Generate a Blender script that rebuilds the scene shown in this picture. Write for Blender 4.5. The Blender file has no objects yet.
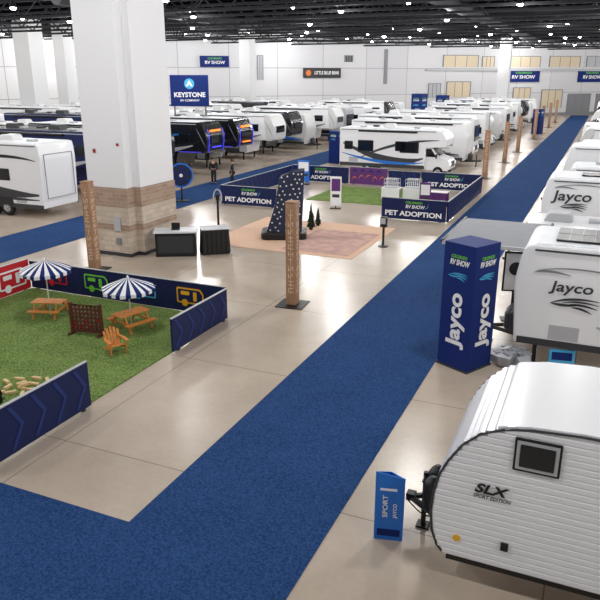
import bpy, math, random
from math import sin, cos, pi, radians as R
from mathutils import Vector, Matrix
random.seed(7)
S = bpy.context.scene
C = S.collection
S.view_settings.view_transform = 'Standard'

# ------------------------------------------------------------ materials
def lin(c):
    return tuple(((v/255)/12.92 if v/255 <= .04045 else ((v/255+.055)/1.055)**2.4) for v in c)
def mat(name, rgb, rough=.5, metal=0, noise=0, nscale=8, bump=0, emit=0, spec=.5, rgb2=None, coat=0):
    m = bpy.data.materials.new(name); m.use_nodes = True
    nt = m.node_tree; b = nt.nodes['Principled BSDF']
    col = lin(rgb)+(1,)
    b.inputs['Base Color'].default_value = col
    b.inputs['Roughness'].default_value = rough
    b.inputs['Metallic'].default_value = metal
    b.inputs['Specular IOR Level'].default_value = spec
    b.inputs['Coat Weight'].default_value = coat
    if emit:
        b.inputs['Emission Color'].default_value = col; b.inputs['Emission Strength'].default_value = emit
    if noise or bump:
        tc = nt.nodes.new('ShaderNodeTexCoord'); n = nt.nodes.new('ShaderNodeTexNoise')
        n.inputs['Scale'].default_value = nscale; n.inputs['Detail'].default_value = 5
        nt.links.new(tc.outputs['Object'], n.inputs['Vector'])
        if noise:
            r = nt.nodes.new('ShaderNodeValToRGB')
            c2 = lin(rgb2) if rgb2 else tuple(v*(1-noise) for v in col[:3])
            r.color_ramp.elements[0].position = .35; r.color_ramp.elements[1].position = .65
            r.color_ramp.elements[0].color = tuple(c2)+(1,); r.color_ramp.elements[1].color = col
            nt.links.new(n.outputs['Fac'], r.inputs['Fac']); nt.links.new(r.outputs['Color'], b.inputs['Base Color'])
        if bump:
            bp = nt.nodes.new('ShaderNodeBump'); bp.inputs['Strength'].default_value = bump; bp.inputs['Distance'].default_value = .02
            nt.links.new(n.outputs['Fac'], bp.inputs['Height']); nt.links.new(bp.outputs['Normal'], b.inputs['Normal'])
    return m
M = {}
M['white'] = mat('gelcoat_white', (237,238,241), .3, coat=.3)
M['roofw'] = mat('roof_membrane_white', (224,227,232), .55, noise=.08, nscale=1.5)
M['offwhite'] = mat('offwhite', (210,210,210), .4)
M['grey'] = mat('mid_grey', (128,130,134), .5)
M['lgrey'] = mat('light_grey', (178,180,184), .5)
M['dgrey'] = mat('dark_grey', (50,52,56), .45)
M['char'] = mat('charcoal_gelcoat', (22,24,30), .22, coat=.5)
M['black'] = mat('black', (14,14,16), .45)
M['rubber'] = mat('rubber', (20,20,21), .8)
M['glass'] = mat('dark_glass', (22,26,32), .08)
M['chrome'] = mat('brushed_metal', (190,192,196), .25, 1)
M['ribm'] = mat('ribbed_metal', (204,206,212), .32, .4)
M['alu'] = mat('silver_cloth', (176,178,184), .4, .2, noise=.2, nscale=4)
M['navy'] = mat('navy_print', (20,32,78), .55, noise=.08, nscale=3, spec=.25)
M['navy2'] = mat('blue_chevron', (32,50,108), .55, spec=.25)
M['tower'] = mat('tower_blue', (18,40,106), .65, spec=.2)
M['blue'] = mat('bright_blue', (24,112,206), .45)
M['sky'] = mat('light_blue', (64,166,214), .5)
M['green'] = mat('lime_green', (110,200,60), .5)
M['red'] = mat('red_print', (196,30,42), .5)
M['yellow'] = mat('yellow_print', (236,176,24), .5)
M['orange'] = mat('orange', (210,110,40), .5)
M['purple'] = mat('purple_print', (88,36,108), .5)
M['paper'] = mat('white_print', (238,238,240), .6)
M['wood'] = mat('orange_cedar', (226,142,62), .55, noise=.22, nscale=9)
M['woodd'] = mat('stained_redwood', (100,46,34), .55, noise=.3, nscale=9)
M['woodl'] = mat('pale_pine', (228,196,142), .6, noise=.12, nscale=9)
M['tree'] = mat('dark_foliage', (24,38,26), .8, noise=.4, nscale=20)
M['trunk'] = mat('bark', (70,50,34), .8)
M['skin'] = mat('skin', (196,148,120), .5)
M['hair'] = mat('hair', (36,26,20), .6)
M['jeans'] = mat('dark_trousers', (28,30,40), .8)
M['jacket'] = mat('black_jacket', (22,22,26), .7)
M['jacket2'] = mat('dark_jacket', (40,36,44), .7)
M['tan'] = mat('tan_carpet', (222,184,158), .9, noise=.08, nscale=6, bump=.1)
M['tan2'] = mat('mauve_patterned_carpet', (206,168,152), .9, noise=.4, nscale=2.2, bump=.1, rgb2=(178,142,138))
M['cloth'] = mat('grey_canopy', (146,148,154), .75, noise=.05, nscale=3)
M['truss'] = mat('roof_steel', (32,32,36), .8, spec=.15)
M['duct'] = mat('duct_grey', (54,56,60), .7, spec=.2)
M['ceil'] = mat('ceiling_black', (7,7,9), 1, spec=0)
M['wallw'] = mat('wall_paint', (230,230,233), .8, spec=.15)
M['wallo'] = mat('pillar_paint_offwhite', (200,200,201), .9, spec=.1)
M['glow'] = mat('violet_blue_glow', (60,60,220), .5, emit=1.0)
M['glowo'] = mat('amber_glow', (255,130,30), .5, emit=1.4)
M['lamp'] = mat('lamp_diffuser', (255,252,245), .5, emit=36)
M['ringl'] = mat('ring_light', (240,246,255), .5, emit=.6)
M['dring'] = mat('dealer_red', (150,30,30), .5)
M['beige'] = mat('beige_panel', (208,192,166), .7)
M['navyd']=mat('dark_navy_cloth',(24,32,62),.7)

def tree_mat(name):
    m = bpy.data.materials.new(name); m.use_nodes = True; return m, m.node_tree, m.node_tree.nodes['Principled BSDF']

# concrete floor
m, nt, b = tree_mat('polished_concrete'); M['floor'] = m
tc = nt.nodes.new('ShaderNodeTexCoord')
n1 = nt.nodes.new('ShaderNodeTexNoise'); n1.inputs['Scale'].default_value = .3; n1.inputs['Detail'].default_value = 8; n1.inputs['Roughness'].default_value = .6
n2 = nt.nodes.new('ShaderNodeTexNoise'); n2.inputs['Scale'].default_value = 9; n2.inputs['Detail'].default_value = 8
r1 = nt.nodes.new('ShaderNodeValToRGB'); r1.color_ramp.elements[0].position = .3; r1.color_ramp.elements[1].position = .7
r1.color_ramp.elements[0].color = lin((182,166,149))+(1,); r1.color_ramp.elements[1].color = lin((206,191,175))+(1,)
mx = nt.nodes.new('ShaderNodeMix'); mx.data_type = 'RGBA'; mx.blend_type = 'MULTIPLY'; mx.inputs['Factor'].default_value = .12
r2 = nt.nodes.new('ShaderNodeValToRGB'); r2.color_ramp.elements[0].position = .3; r2.color_ramp.elements[0].color = (.62,.6,.58,1); r2.color_ramp.elements[1].position = .65
br = nt.nodes.new('ShaderNodeTexBrick'); br.offset = 0; br.inputs['Scale'].default_value = 1
br.inputs['Color1'].default_value = (1,1,1,1); br.inputs['Color2'].default_value = (.93,.93,.93,1); br.inputs['Mortar'].default_value = (.4,.37,.34,1)
br.inputs['Mortar Size'].default_value = .013; br.inputs['Brick Width'].default_value = 4.6; br.inputs['Row Height'].default_value = 4.6; br.inputs['Mortar Smooth'].default_value = .1
mx2 = nt.nodes.new('ShaderNodeMix'); mx2.data_type = 'RGBA'; mx2.blend_type = 'MULTIPLY'; mx2.inputs['Factor'].default_value = .8
for n in (n1, n2, br): nt.links.new(tc.outputs['Object'], n.inputs['Vector'])
nt.links.new(n1.outputs['Fac'], r1.inputs['Fac']); nt.links.new(n2.outputs['Fac'], r2.inputs['Fac'])
nt.links.new(r1.outputs['Color'], mx.inputs[6]); nt.links.new(r2.outputs['Color'], mx.inputs[7])
nt.links.new(mx.outputs[2], mx2.inputs[6]); nt.links.new(br.outputs['Color'], mx2.inputs[7])
nt.links.new(mx2.outputs[2], b.inputs['Base Color'])
rr = nt.nodes.new('ShaderNodeMapRange'); rr.inputs['To Min'].default_value = .17; rr.inputs['To Max'].default_value = .33
nt.links.new(n1.outputs['Fac'], rr.inputs['Value']); nt.links.new(rr.outputs['Result'], b.inputs['Roughness'])

def fuzzy(name, a, bcol, scale, bump=.6, dist=.02, big=.7, mixw=.5):
    m, nt, b = tree_mat(name)
    tc = nt.nodes.new('ShaderNodeTexCoord')
    n = nt.nodes.new('ShaderNodeTexNoise'); n.inputs['Scale'].default_value = scale; n.inputs['Detail'].default_value = 8
    n3 = nt.nodes.new('ShaderNodeTexNoise'); n3.inputs['Scale'].default_value = big; n3.inputs['Detail'].default_value = 6
    mi = nt.nodes.new('ShaderNodeMix'); mi.inputs['Factor'].default_value = mixw
    r = nt.nodes.new('ShaderNodeValToRGB'); r.color_ramp.elements[0].position = .36; r.color_ramp.elements[1].position = .64
    r.color_ramp.elements[0].color = lin(a)+(1,); r.color_ramp.elements[1].color = lin(bcol)+(1,)
    nt.links.new(tc.outputs['Object'], n.inputs['Vector']); nt.links.new(tc.outputs['Object'], n3.inputs['Vector'])
    nt.links.new(n.outputs['Fac'], mi.inputs[2]); nt.links.new(n3.outputs['Fac'], mi.inputs[3])
    nt.links.new(mi.outputs[0], r.inputs['Fac']); nt.links.new(r.outputs['Color'], b.inputs['Base Color'])
    bp = nt.nodes.new('ShaderNodeBump'); bp.inputs['Strength'].default_value = bump; bp.inputs['Distance'].default_value = dist
    nt.links.new(n.outputs['Fac'], bp.inputs['Height']); nt.links.new(bp.outputs['Normal'], b.inputs['Normal'])
    b.inputs['Roughness'].default_value = .95; b.inputs['Specular IOR Level'].default_value = .1
    return m
M['carpet'] = fuzzy('blue_carpet', (26,54,98), (50,84,136), 26, .6, .02, .7, .15)
M['turf'] = fuzzy('green_turf', (68,96,44), (144,166,96), 24, 1, .04, 1.6, .2)

# masonry of the column base
def masonry(name,c1,c2,mo,bw,rh):
    m, nt, b = tree_mat(name)
    tc = nt.nodes.new('ShaderNodeTexCoord'); sp = nt.nodes.new('ShaderNodeSeparateXYZ'); ad = nt.nodes.new('ShaderNodeMath'); ad.operation = 'ADD'
    cb = nt.nodes.new('ShaderNodeCombineXYZ'); br = nt.nodes.new('ShaderNodeTexBrick'); br.inputs['Scale'].default_value = 1
    br.inputs['Color1'].default_value = lin(c1)+(1,); br.inputs['Color2'].default_value = lin(c2)+(1,); br.inputs['Mortar'].default_value = lin(mo)+(1,)
    br.inputs['Brick Width'].default_value = bw; br.inputs['Row Height'].default_value = rh; br.inputs['Mortar Size'].default_value = .008
    nt.links.new(tc.outputs['Object'], sp.inputs[0]); nt.links.new(sp.outputs[0], ad.inputs[0]); nt.links.new(sp.outputs[1], ad.inputs[1])
    nt.links.new(ad.outputs[0], cb.inputs[0]); nt.links.new(sp.outputs[2], cb.inputs[1]); nt.links.new(cb.outputs[0], br.inputs['Vector'])
    nt.links.new(br.outputs['Color'], b.inputs['Base Color']); b.inputs['Roughness'].default_value = .8
    return m
M['brick'] = masonry('brown_block_masonry',(172,146,126),(152,128,110),(180,164,150),.4,.15)
M['brickg'] = masonry('beige_block_masonry',(206,192,176),(188,174,158),(168,156,144),.4,.2)
# panelled wall
m, nt, b = tree_mat('panelled_white_wall'); M['wall'] = m
tc = nt.nodes.new('ShaderNodeTexCoord'); sp = nt.nodes.new('ShaderNodeSeparateXYZ'); cb = nt.nodes.new('ShaderNodeCombineXYZ')
br = nt.nodes.new('ShaderNodeTexBrick'); br.offset = 0; br.inputs['Scale'].default_value = 1
br.inputs['Color1'].default_value = lin((210,210,213))+(1,); br.inputs['Color2'].default_value = lin((202,202,206))+(1,); br.inputs['Mortar'].default_value = lin((160,160,164))+(1,)
br.inputs['Brick Width'].default_value = 7.5; br.inputs['Row Height'].default_value = 4; br.inputs['Mortar Size'].default_value = .05
nt.links.new(tc.outputs['Object'], sp.inputs[0]); nt.links.new(sp.outputs[0], cb.inputs[0]); nt.links.new(sp.outputs[2], cb.inputs[1]); nt.links.new(cb.outputs[0], br.inputs['Vector'])
nt.links.new(br.outputs['Color'], b.inputs['Base Color']); b.inputs['Roughness'].default_value = .8; b.inputs['Specular IOR Level'].default_value = .2

# ------------------------------------------------------------ mesh builder
class MB:
    def __init__(s): s.v=[]; s.f=[]; s.mi=[]
    def add(s, vs, fs, mi=0):
        o=len(s.v); s.v += [tuple(v) for v in vs]
        for f in fs: s.f.append([i+o for i in f]); s.mi.append(mi)
    def box(s, x0,x1,y0,y1,z0,z1, mt=None, mi=0):
        vs=[(x,y,z) for z in (z0,z1) for y in (y0,y1) for x in (x0,x1)]
        if mt is not None: vs=[mt@Vector(v) for v in vs]
        s.add(vs,[(0,2,3,1),(4,5,7,6),(0,1,5,4),(2,6,7,3),(0,4,6,2),(1,3,7,5)],mi); return s
    def prism(s, poly, ax, lo, hi, mt=None, mi=0):
        n=len(poly)
        def P(a,b,c): return {'y':(a,c,b),'x':(c,a,b),'z':(a,b,c)}[ax]
        vs=[P(a,b,lo) for a,b in poly]+[P(a,b,hi) for a,b in poly]
        area=sum(poly[i][0]*poly[(i+1)%n][1]-poly[(i+1)%n][0]*poly[i][1] for i in range(n))
        fs=[list(range(n)),list(range(2*n-1,n-1,-1))]+[(i,i+n,(i+1)%n+n,(i+1)%n) for i in range(n)]
        flip = (area>0) if ax in('z','x') else (area<0)
        if flip: fs=[list(reversed(f)) for f in fs]
        if mt is not None: vs=[mt@Vector(v) for v in vs]
        s.add(vs,fs,mi); return s
    def tube(s, p0, p1, r0, r1=None, n=10, mi=0):
        r1 = r0 if r1 is None else r1
        p0=Vector(p0); p1=Vector(p1); d=(p1-p0).normalized()
        a=d.orthogonal().normalized(); bb=d.cross(a)
        vs=[]
        for p,r in ((p0,r0),(p1,r1)):
            for i in range(n):
                t=2*pi*i/n; vs.append(p+a*cos(t)*r+bb*sin(t)*r)
        fs=[(i,(i+1)%n,(i+1)%n+n,i+n) for i in range(n)]+[list(range(n-1,-1,-1)),list(range(n,2*n))]
        s.add(vs,fs,mi); return s
    def path(s, pts, r, n=6):
        for a,b in zip(pts,pts[1:]): s.tube(a,b,r,n=n)
        return s
    def lathe(s, prof, o=(0,0,0), axis='z', n=20, mi=0):
        vs=[]; o=Vector(o)
        for r,h in prof:
            for i in range(n):
                t=2*pi*i/n
                p={'z':(r*cos(t),r*sin(t),h),'y':(r*sin(t),h,r*cos(t)),'x':(h,r*cos(t),r*sin(t))}[axis]
                vs.append(o+Vector(p))
        fs=[]
        for k in range(len(prof)-1):
            for i in range(n):
                j=(i+1)%n; fs.append((k*n+i,k*n+j,(k+1)*n+j,(k+1)*n+i))
        fs.append(list(range(n-1,-1,-1))); fs.append(list(range((len(prof)-1)*n,len(prof)*n)))
        s.add(vs,fs,mi); return s
    def build(s, name, mats, parent=None, bevel=0, smooth=False, loc=None, rot=None):
        me=bpy.data.meshes.new(name); me.from_pydata(s.v,[],s.f); 
        for m in (mats if isinstance(mats,(list,tuple)) else [mats]): me.materials.append(m)
        for p,i in zip(me.polygons,s.mi): p.material_index=i
        if smooth:
            me.shade_smooth(); me.set_sharp_from_angle(angle=R(35))
        me.update()
        o=bpy.data.objects.new(name,me); C.objects.link(o)
        if parent: o.parent=parent
        if loc: o.location=loc
        if rot: o.rotation_euler=rot
        if bevel:
            bm=o.modifiers.new('bevel','BEVEL'); bm.width=bevel; bm.segments=2; bm.limit_method='ANGLE'; bm.angle_limit=R(50)
        return o
def B(*a,**k): return MB().box(*a,**k)
def tag(o,label=None,cat=None,group=None,kind=None):
    if label: o['label']=label
    if cat: o['category']=cat
    if group: o['group']=group
    if kind: o['kind']=kind
    return o
def thing(name,label,cat,loc=(0,0,0),rz=0,group=None):
    o=bpy.data.objects.new(name,None); C.objects.link(o); o.location=loc; o.rotation_euler=(0,0,rz); o.empty_display_size=.2
    return tag(o,label,cat,group)
def struct(o): o['kind']='structure'; return o
def dup(o, parent=None):
    c=o.copy(); C.objects.link(c); c.parent=parent
    for ch in [x for x in C.objects if x.parent==o]: dup(ch,c)
    return c
def place(o,loc,rz=0,label=None,group=None):
    o.location=loc; o.rotation_euler=(0,0,rz)
    if label: o['label']=label
    if group: o['group']=group
    return o
def face(az, spin=0): return Matrix.Rotation(az,4,'Z')@Matrix.Rotation(pi/2,4,'X')@Matrix.Rotation(spin,4,'Z')
TC={}
def text(s,size,m,parent,loc,mt,width=None,bold=.0,shear=0,name='lettering'):
    key=(s,bold,shear)
    if key not in TC:
        cu=bpy.data.curves.new('t','FONT'); cu.body=s; cu.size=1; cu.align_x='CENTER'; cu.align_y='CENTER'; cu.offset=bold; cu.shear=shear; cu.extrude=.01; cu.resolution_u=4
        o=bpy.data.objects.new('t',cu); C.objects.link(o); bpy.context.view_layer.update()
        dg=bpy.context.evaluated_depsgraph_get(); me=bpy.data.meshes.new_from_object(o.evaluated_get(dg))
        bpy.data.objects.remove(o); TC[key]=me
    me=TC[key].copy(); me.materials.clear(); me.materials.append(m)
    o=bpy.data.objects.new(name,me); C.objects.link(o)
    if parent: o.parent=parent
    xs=[v.co.x for v in me.vertices]; w=max(xs)-min(xs)
    sx=width/w if width else size
    o.matrix_basis=Matrix.Translation(loc)@mt@Matrix.Diagonal((sx,size,size,1))
    return o
def rnd(pts, r=.12, n=5):
    out=[]; N=len(pts)
    for i in range(N):
        p=Vector(pts[i][:2]); a=Vector(pts[i-1][:2]); b=Vector(pts[(i+1)%N][:2])
        rr=pts[i][2] if len(pts[i])>2 else r
        if rr<=0: out.append(tuple(p)); continue
        da=(a-p); db=(b-p); rr=min(rr,da.length*.48,db.length*.48)
        pa=p+da.normalized()*rr; pb=p+db.normalized()*rr
        for k in range(n+1):
            t=k/n; q=pa*(1-t)**2+p*2*t*(1-t)+pb*t*t; out.append(tuple(q))
    return out
def band(mb,p0,p1,p2,w,y0,y1,n=12,mi=0):
    top=[];bot=[]
    for k in range(n+1):
        t=k/n; x=p0[0]*(1-t)**2+2*p1[0]*t*(1-t)+p2[0]*t*t; z=p0[1]*(1-t)**2+2*p1[1]*t*(1-t)+p2[1]*t*t
        h=w*sin(pi*min(max(t,.03),.97))**.7/2
        top.append((x,z+h)); bot.append((x,z-h))
    mb.prism(bot+top[::-1],'y',y0,y1,mi=mi)

# ------------------------------------------------------------ setting
CH=12.7
struct(MB().box(-105,32,-14,185,-.3,0).build('floor',M['floor']))
struct(MB().box(-105,32,-14,185,CH,CH+.3).build('ceiling',M['ceil']))
P0=Vector((-71.4,68.7)); P1=Vector((-3.2,142.8)); WD=(P1-P0).normalized(); WA=math.atan2(WD.y,WD.x)
struct(MB().box(-46,150,0,.4,0,CH).build('wall_far',M['wall'],loc=(P0.x,P0.y,0),rot=(0,0,WA)))
TH=R(23.74); CP,SP=.9495,.3142
def ray(px,py):
    u=(px-300)/680; v=(300-py)/680; F=CP+v*SP; V=-SP+v*CP
    return Vector((-sin(TH)*F+cos(TH)*u, cos(TH)*F+sin(TH)*u, V))
def onwall(px,py):
    d=ray(px,py); nrm=Vector((sin(WA),-cos(WA)))
    t=(P0.x*nrm.x+P0.y*nrm.y)/(d.x*nrm.x+d.y*nrm.y)
    p=d*t; return (p.x-P0.x)*WD.x+(p.y-P0.y)*WD.y, 7+p.z
def wallroot(px0,px1,py0,py1):
    s0,za=onwall(px0,py1); s1,zb=onwall(px1,py0)
    return s0,s1,za,zb
def wallobj(mb,name,m,parent=None):
    return mb.build(name,m,parent,loc=(P0.x,P0.y,0),rot=(0,0,WA))
nw=nd=0
for (a,b_,c,d,mm) in [(443,478,56,67,'beige'),(482,494,57,67,'beige'),(510,540,57,67,'beige'),(549,580,57,67,'beige'),(586,612,57,67,'lgrey'),(345,352,56,62,'dgrey'),
                    (428,440,84,98,'lgrey'),(446,470,82,97,'beige'),(512,530,88,104,'beige'),(540,562,90,108,'beige'),(566,590,94,113,'grey'),(594,612,94,113,'grey'),(258,262,56,80,'lgrey'),(384,387,50,84,'lgrey')]:
    s0,s1,za,zb=wallroot(a,b_,c,d); za=max(za,.02)
    if c<68: nw+=1; nm='window_%d'%nw
    else: nd+=1; nm='door_%d'%nd
    o=wallobj(B(s0,s1,-.12,-.001,za,zb),nm,M[mm]); struct(o)
    f=MB(); w=.12
    f.box(s0-w,s1+w,-.18,-.02,zb,zb+w).box(s0-w,s0,-.18,-.02,za,zb).box(s1,s1+w,-.18,-.02,za,zb)
    for q in range(1,3):
        xx=s0+(s1-s0)*q/3; f.box(xx-.05,xx+.05,-.16,-.02,za,zb)
    f.build('frame',M['grey'],o)
s0,za=onwall(425,69); s1,_=onwall(612,69)
struct(wallobj(B(s0,s1+8,-.5,0,za-.25,za),'trim_1',M['lgrey']))
struct(wallobj(B(-46,150,-.1,0,CH-1.0,CH-.7),'trim_2',M['dgrey']))
struct(wallobj(B(-46,150,-.12,0,0,.5),'baseboard_far',M['grey']))
def wbanner(a,b_,c,d,label,lines,bm,dot=False):
    s0,s1,za,zb=wallroot(a,b_,c,d); w=s1-s0;h=zb-za
    t=thing('wall_banner',label,'banner',(P0.x+WD.x*(s0+s1)/2+.3*sin(WA),P0.y+WD.y*(s0+s1)/2-.3*cos(WA),za),WA)
    B(-w/2,w/2,-.05,.29,0,h).build('panel',bm,t)
    for (tx,sz,ww,zz,mm,ox) in lines:
        text(tx,h*sz,M[mm],t,(w*ox,-.07,h*zz),face(0),width=w*ww,bold=.02)
    if dot: MB().lathe([(h*.3,-.08),(h*.3,-.05)],(-w*.38,0,h*.5),'y',14).build('round_emblem',M['orange'],t)
SH=[('COLORADO',.22,.5,.76,'green',0),('RV SHOW',.4,.7,.4,'paper',0)]
wbanner(200,228,56,67,'blue show banner on far wall above the recreational vehicles at left',SH,M['tower'])
wbanner(303,340,68,78,'dark wall sign with pale lettering in middle of far wall',[('LITTLE BLUE BEAR',.45,.66,.5,'paper',.11)],M['black'],True)
wbanner(505,539,70,82,'blue banner on far wall just right of the white pillar',SH,M['tower'])
wbanner(577,604,70,82,'blue banner on far wall at the right edge',SH,M['tower'])

# carpets
tag(B(-6.4,-3.3,-6,138,0,.012).build('aisle_carpet',M['carpet']),'long blue carpet aisle running diagonally from foreground to far wall','carpet')
tag(B(-24.6,-21.1,8,106,0,.012).build('aisle_carpet',M['carpet']),'second blue carpet aisle passing behind the big white pillar','carpet')
tag(B(-34,-6.4,2.5,7.55,0,.012).build('aisle_carpet',M['carpet']),'blue carpet crossing the lower left corner below the green turf','carpet')
tag(B(-15.6,-8.7,24.9,31.2,0,.014).build('display_carpet',M['tan']),'tan square carpet under the starry display','carpet')
tag(B(-12.0,-9.0,25.3,29.6,.014,.024).build('display_carpet',M['tan2']),'mauve patterned mat on the right half of the tan carpet','carpet')
tag(B(-17.5,-9.85,8,16.8,0,.03).build('artificial_turf',M['turf']),'green artificial turf inside the navy fenced picnic area','artificial grass',kind='stuff')
tag(B(-15.8,-9.4,36.8,42.4,0,.03).build('artificial_turf',M['turf']),'green artificial turf patch inside the pet adoption pen','artificial grass',kind='stuff')

# pillars
def big_pillar():
    t=thing('pillar','huge stepped white pillar with banded block base, nearest the camera','pillar',(-17.65,23.0,0),0)
    def pl(q,nx=.3,ny=.5):
        x0,x1,y0,y1=-1.2-q,1.0+q,-1.35-q,1.5+q
        return [(x0,y0),(x1-nx,y0),(x1-nx,y0+ny),(x1,y0+ny),(x1,y1),(x0,y1)]
    MB().prism(pl(0),'z',2.75,CH).build('shaft',M['wallw'],t,bevel=.03)
    MB().prism(pl(.03),'z',0,.15).build('plinth',M['dgrey'],t,bevel=.01)
    MB().prism(pl(.02),'z',.15,1.05).build('lower_band',M['brickg'],t)
    MB().prism(pl(.025),'z',1.05,1.3).build('middle_band',M['brick'],t)
    MB().prism(pl(.02),'z',1.3,2.0).build('upper_band',M['brickg'],t)
    MB().prism(pl(.025),'z',2.0,2.75).build('top_band',M['brick'],t)
    B(.0,.32,-1.43,-1.36,1.05,1.6).build('cabinet_door',M['lgrey'],t)
    B(.05,.28,-1.43,-1.36,.5,.75).build('outlet_box',M['grey'],t)
    B(-.75,-.64,-1.39,-1.34,4.1,4.25).build('wall_device',M['dring'],t)
    B(.4,.5,-1.39,-1.34,4.4,4.5).build('wall_device',M['dring'],t)
big_pillar()
def gp(px,py,z=0):
    d=ray(px,py); t=(z-7)/d.z; return d.x*t, d.y*t
for (px,py,w,lab) in [(40,142,2.1,'white pillar left of the huge near pillar, closer of that pair'),(72,135,1.6,'slim white pillar immediately left of the huge near pillar'),
                      (249,129,1.6,'distant white pillar right of the huge near pillar'),(500,121,1.7,'distant white pillar beside the right hand wall banner')]:
    x,y=gp(px,py); t=thing('pillar',lab,'pillar',(x,y,0)); w/=2
    B(-w,w,-w,w,2.4,CH).build('shaft',M['wallo'],t,bevel=.03); B(-w-.05,w+.05,-w-.05,w+.05,0,2.4).build('masonry_base',M['brick'],t)

# ceiling structure
t=thing('roof_truss','black steel roof truss under the dark ceiling','truss',(-40,44,CH-1.5),0,'black roof trusses')
c=MB(); c.box(-64,64,-.12,.12,0,.18); c.box(-64,64,-.12,.12,1.2,1.4); c.build('chord',M['truss'],t)
w=MB(); n=42
for i in range(n):
    x=-64+128*i/n; w.tube((x,0,.1),(x+64/n,0,1.3),.06,n=4); w.tube((x+64/n,0,1.3),(x+128/n,0,.1),.06,n=4)
w.build('web',M['truss'],t); t0=t
for y in (48.5,53,57.5,62,66.5,71,75.5,80,89,98,107,116,125,134): place(dup(t0),(-40,y,CH-1.5))
for i,(x,y1,lab) in enumerate([(-62,74,'round grey air duct under ceiling at far left'),(-36,100,'round grey air duct under ceiling at left middle'),(-12,124,'round grey air duct under ceiling above the aisle')]):
    tag(MB().tube((x,40,CH-.6),(x,y1,CH-.6),.5,n=16).build('air_duct',M['duct'],smooth=True),lab,'duct')
# lamps
t=thing('ceiling_light','round high bay lamp hanging below the black ceiling','lamp',(0,0,11.2),0,'high bay lamps')
MB().lathe([(.05,1.4),(.05,.5),(.1,.4),(.14,.32),(.24,.1),(.25,.04),(.22,.03)],n=16).build('housing',M['truss'],t,smooth=True)
MB().lathe([(.05,-.1),(.12,-.08),(.17,-.03),(.2,.04)],n=16).build('diffuser',M['lamp'],t,smooth=True)
lp=t; first=True
WN=Vector((sin(WA),-cos(WA)))
for iy,y in enumerate(range(4,140,11)):
    for ix,x in enumerate(range(-78,24,12)):
        xx=x+(5 if iy%2 else 0)
        if (Vector((xx,y))-P0).dot(WN)<3: continue
        o=lp if first else dup(lp); first=False; o.location=(xx,y,11.2)
        ld=bpy.data.lights.new('bay_light','POINT'); ld.energy=1010; ld.shadow_soft_size=.5; ld.color=(1,.99,.975)
        lo=bpy.data.objects.new('bay_light',ld); C.objects.link(lo); lo.location=(xx,y,10.3)
# small down lights between the lamps
t=thing('spot_light_fixture','small round ceiling spot among the black trusses','lamp',(0,0,11.9),0,'small ceiling spots')
MB().lathe([(.03,.8),(.03,.3),(.14,.28),(.16,0)],n=10).build('can',M['truss'],t); MB().lathe([(.04,-.1),(.13,-.06),(.15,.02)],n=10).build('lens',M['lamp'],t)
sp0=t; first=True
for iy,y in enumerate(range(50,138,9)):
    for x in range(-86,10,9):
        xx=x+(iy%3)*3
        if (Vector((xx,y))-P0).dot(WN)<2 or xx>3: continue
        if -xx>y*1.15: continue
        if min(abs(xx+62),abs(xx+36),abs(xx+12))<.9: xx+=1.6
        o=sp0 if first else dup(sp0); first=False; o.location=(xx,y+.95,11.85)

# ------------------------------------------------------------ fences
def fence(x0,y0,x1,y1,h,label,faces=(1,),m='navy',pattern='chev',name='fence_panel',group=None):
    L=math.hypot(x1-x0,y1-y0); az=math.atan2(y1-y0,x1-x0)
    t=thing(name,label,'fence',((x0+x1)/2,(y0+y1)/2,.0),az,group)
    B(-L/2,L/2,-.03,.03,.04,h).build('panel',M[m],t,bevel=.008)
    B(-L/2,L/2,-.035,.035,h,h+.02).build('top_rail',M['lgrey'],t)
    for s in (-1,1): B(s*(L/2-.25)-.04,s*(L/2-.25)+.04,-.05,.05,.0,.04).build('foot',M['dgrey'],t)
    if pattern=='chev':
        n=max(1,int(L/.55)); mb=MB()
        for i in range(n):
            x=-L/2+L*(i+.5)/n; c=.1
            for sd in faces:
                mb.prism([(x-.18,.12),(x-.18+c,.12),(x+.1+c,h/2+.03),(x-.18+c,h-.06),(x-.18,h-.06),(x+.1,h/2+.03)],'y',-sd*.036-.004,-sd*.036+.004)
        mb.build('chevron_print',M['navy2'],t)
    return t,L
def camper_icon(t,x,z,w,m,m2,y=-.045,h=None,g=.06):
    h=h or w*.5; mb=MB()
    mb.prism(rnd([(x-w/2,z-h/2),(x+w/2,z-h/2),(x+w/2,z+h*.2),(x+w*.38,z+h/2),(x-w/2,z+h/2)],.06),'y',y-.004,y+.004)
    o=mb.build('camper_print',m,t)
    k=MB(); k.prism(rnd([(x-w/2+g,z-h/2+g),(x+w/2-g,z-h/2+g),(x+w/2-g,z+h*.16),(x+w*.35,z+h/2-g),(x-w/2+g,z+h/2-g)],.04),'y',y-.008,y-.004)
    k.build('camper_detail',m2,o)
    k=MB(); k.prism(rnd([(x-w*.34,z+.02),(x-w*.02,z+.02),(x-w*.02,z+h*.28),(x-w*.34,z+h*.28)],.03),'y',y-.012,y-.008)
    k.prism(rnd([(x+w*.12,z-h*.3),(x+w*.25,z-h*.3),(x+w*.25,z+h*.28),(x+w*.12,z+h*.28)],.03),'y',y-.012,y-.008)
    k.build('camper_window',m,o)
    MB().prism([(x-w*.2+.12*w*cos(q*pi/8),z-h*.46+.12*w*sin(q*pi/8)) for q in range(16)],'y',y-.016,y-.012).build('wheel_print',m,o)
fence(-9.75,7.6,-9.75,10.6,1.08,'navy chevron fence panel at near left edge of the green turf',faces=(1,))
fence(-9.8,13.9,-9.8,16.8,.95,'short navy chevron fence panel at the turf corner facing the aisle',faces=(1,))
t,L=fence(-17.5,16.85,-9.85,16.85,.98,'long navy fence behind turf with coloured camper drawings',pattern=None)
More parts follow.
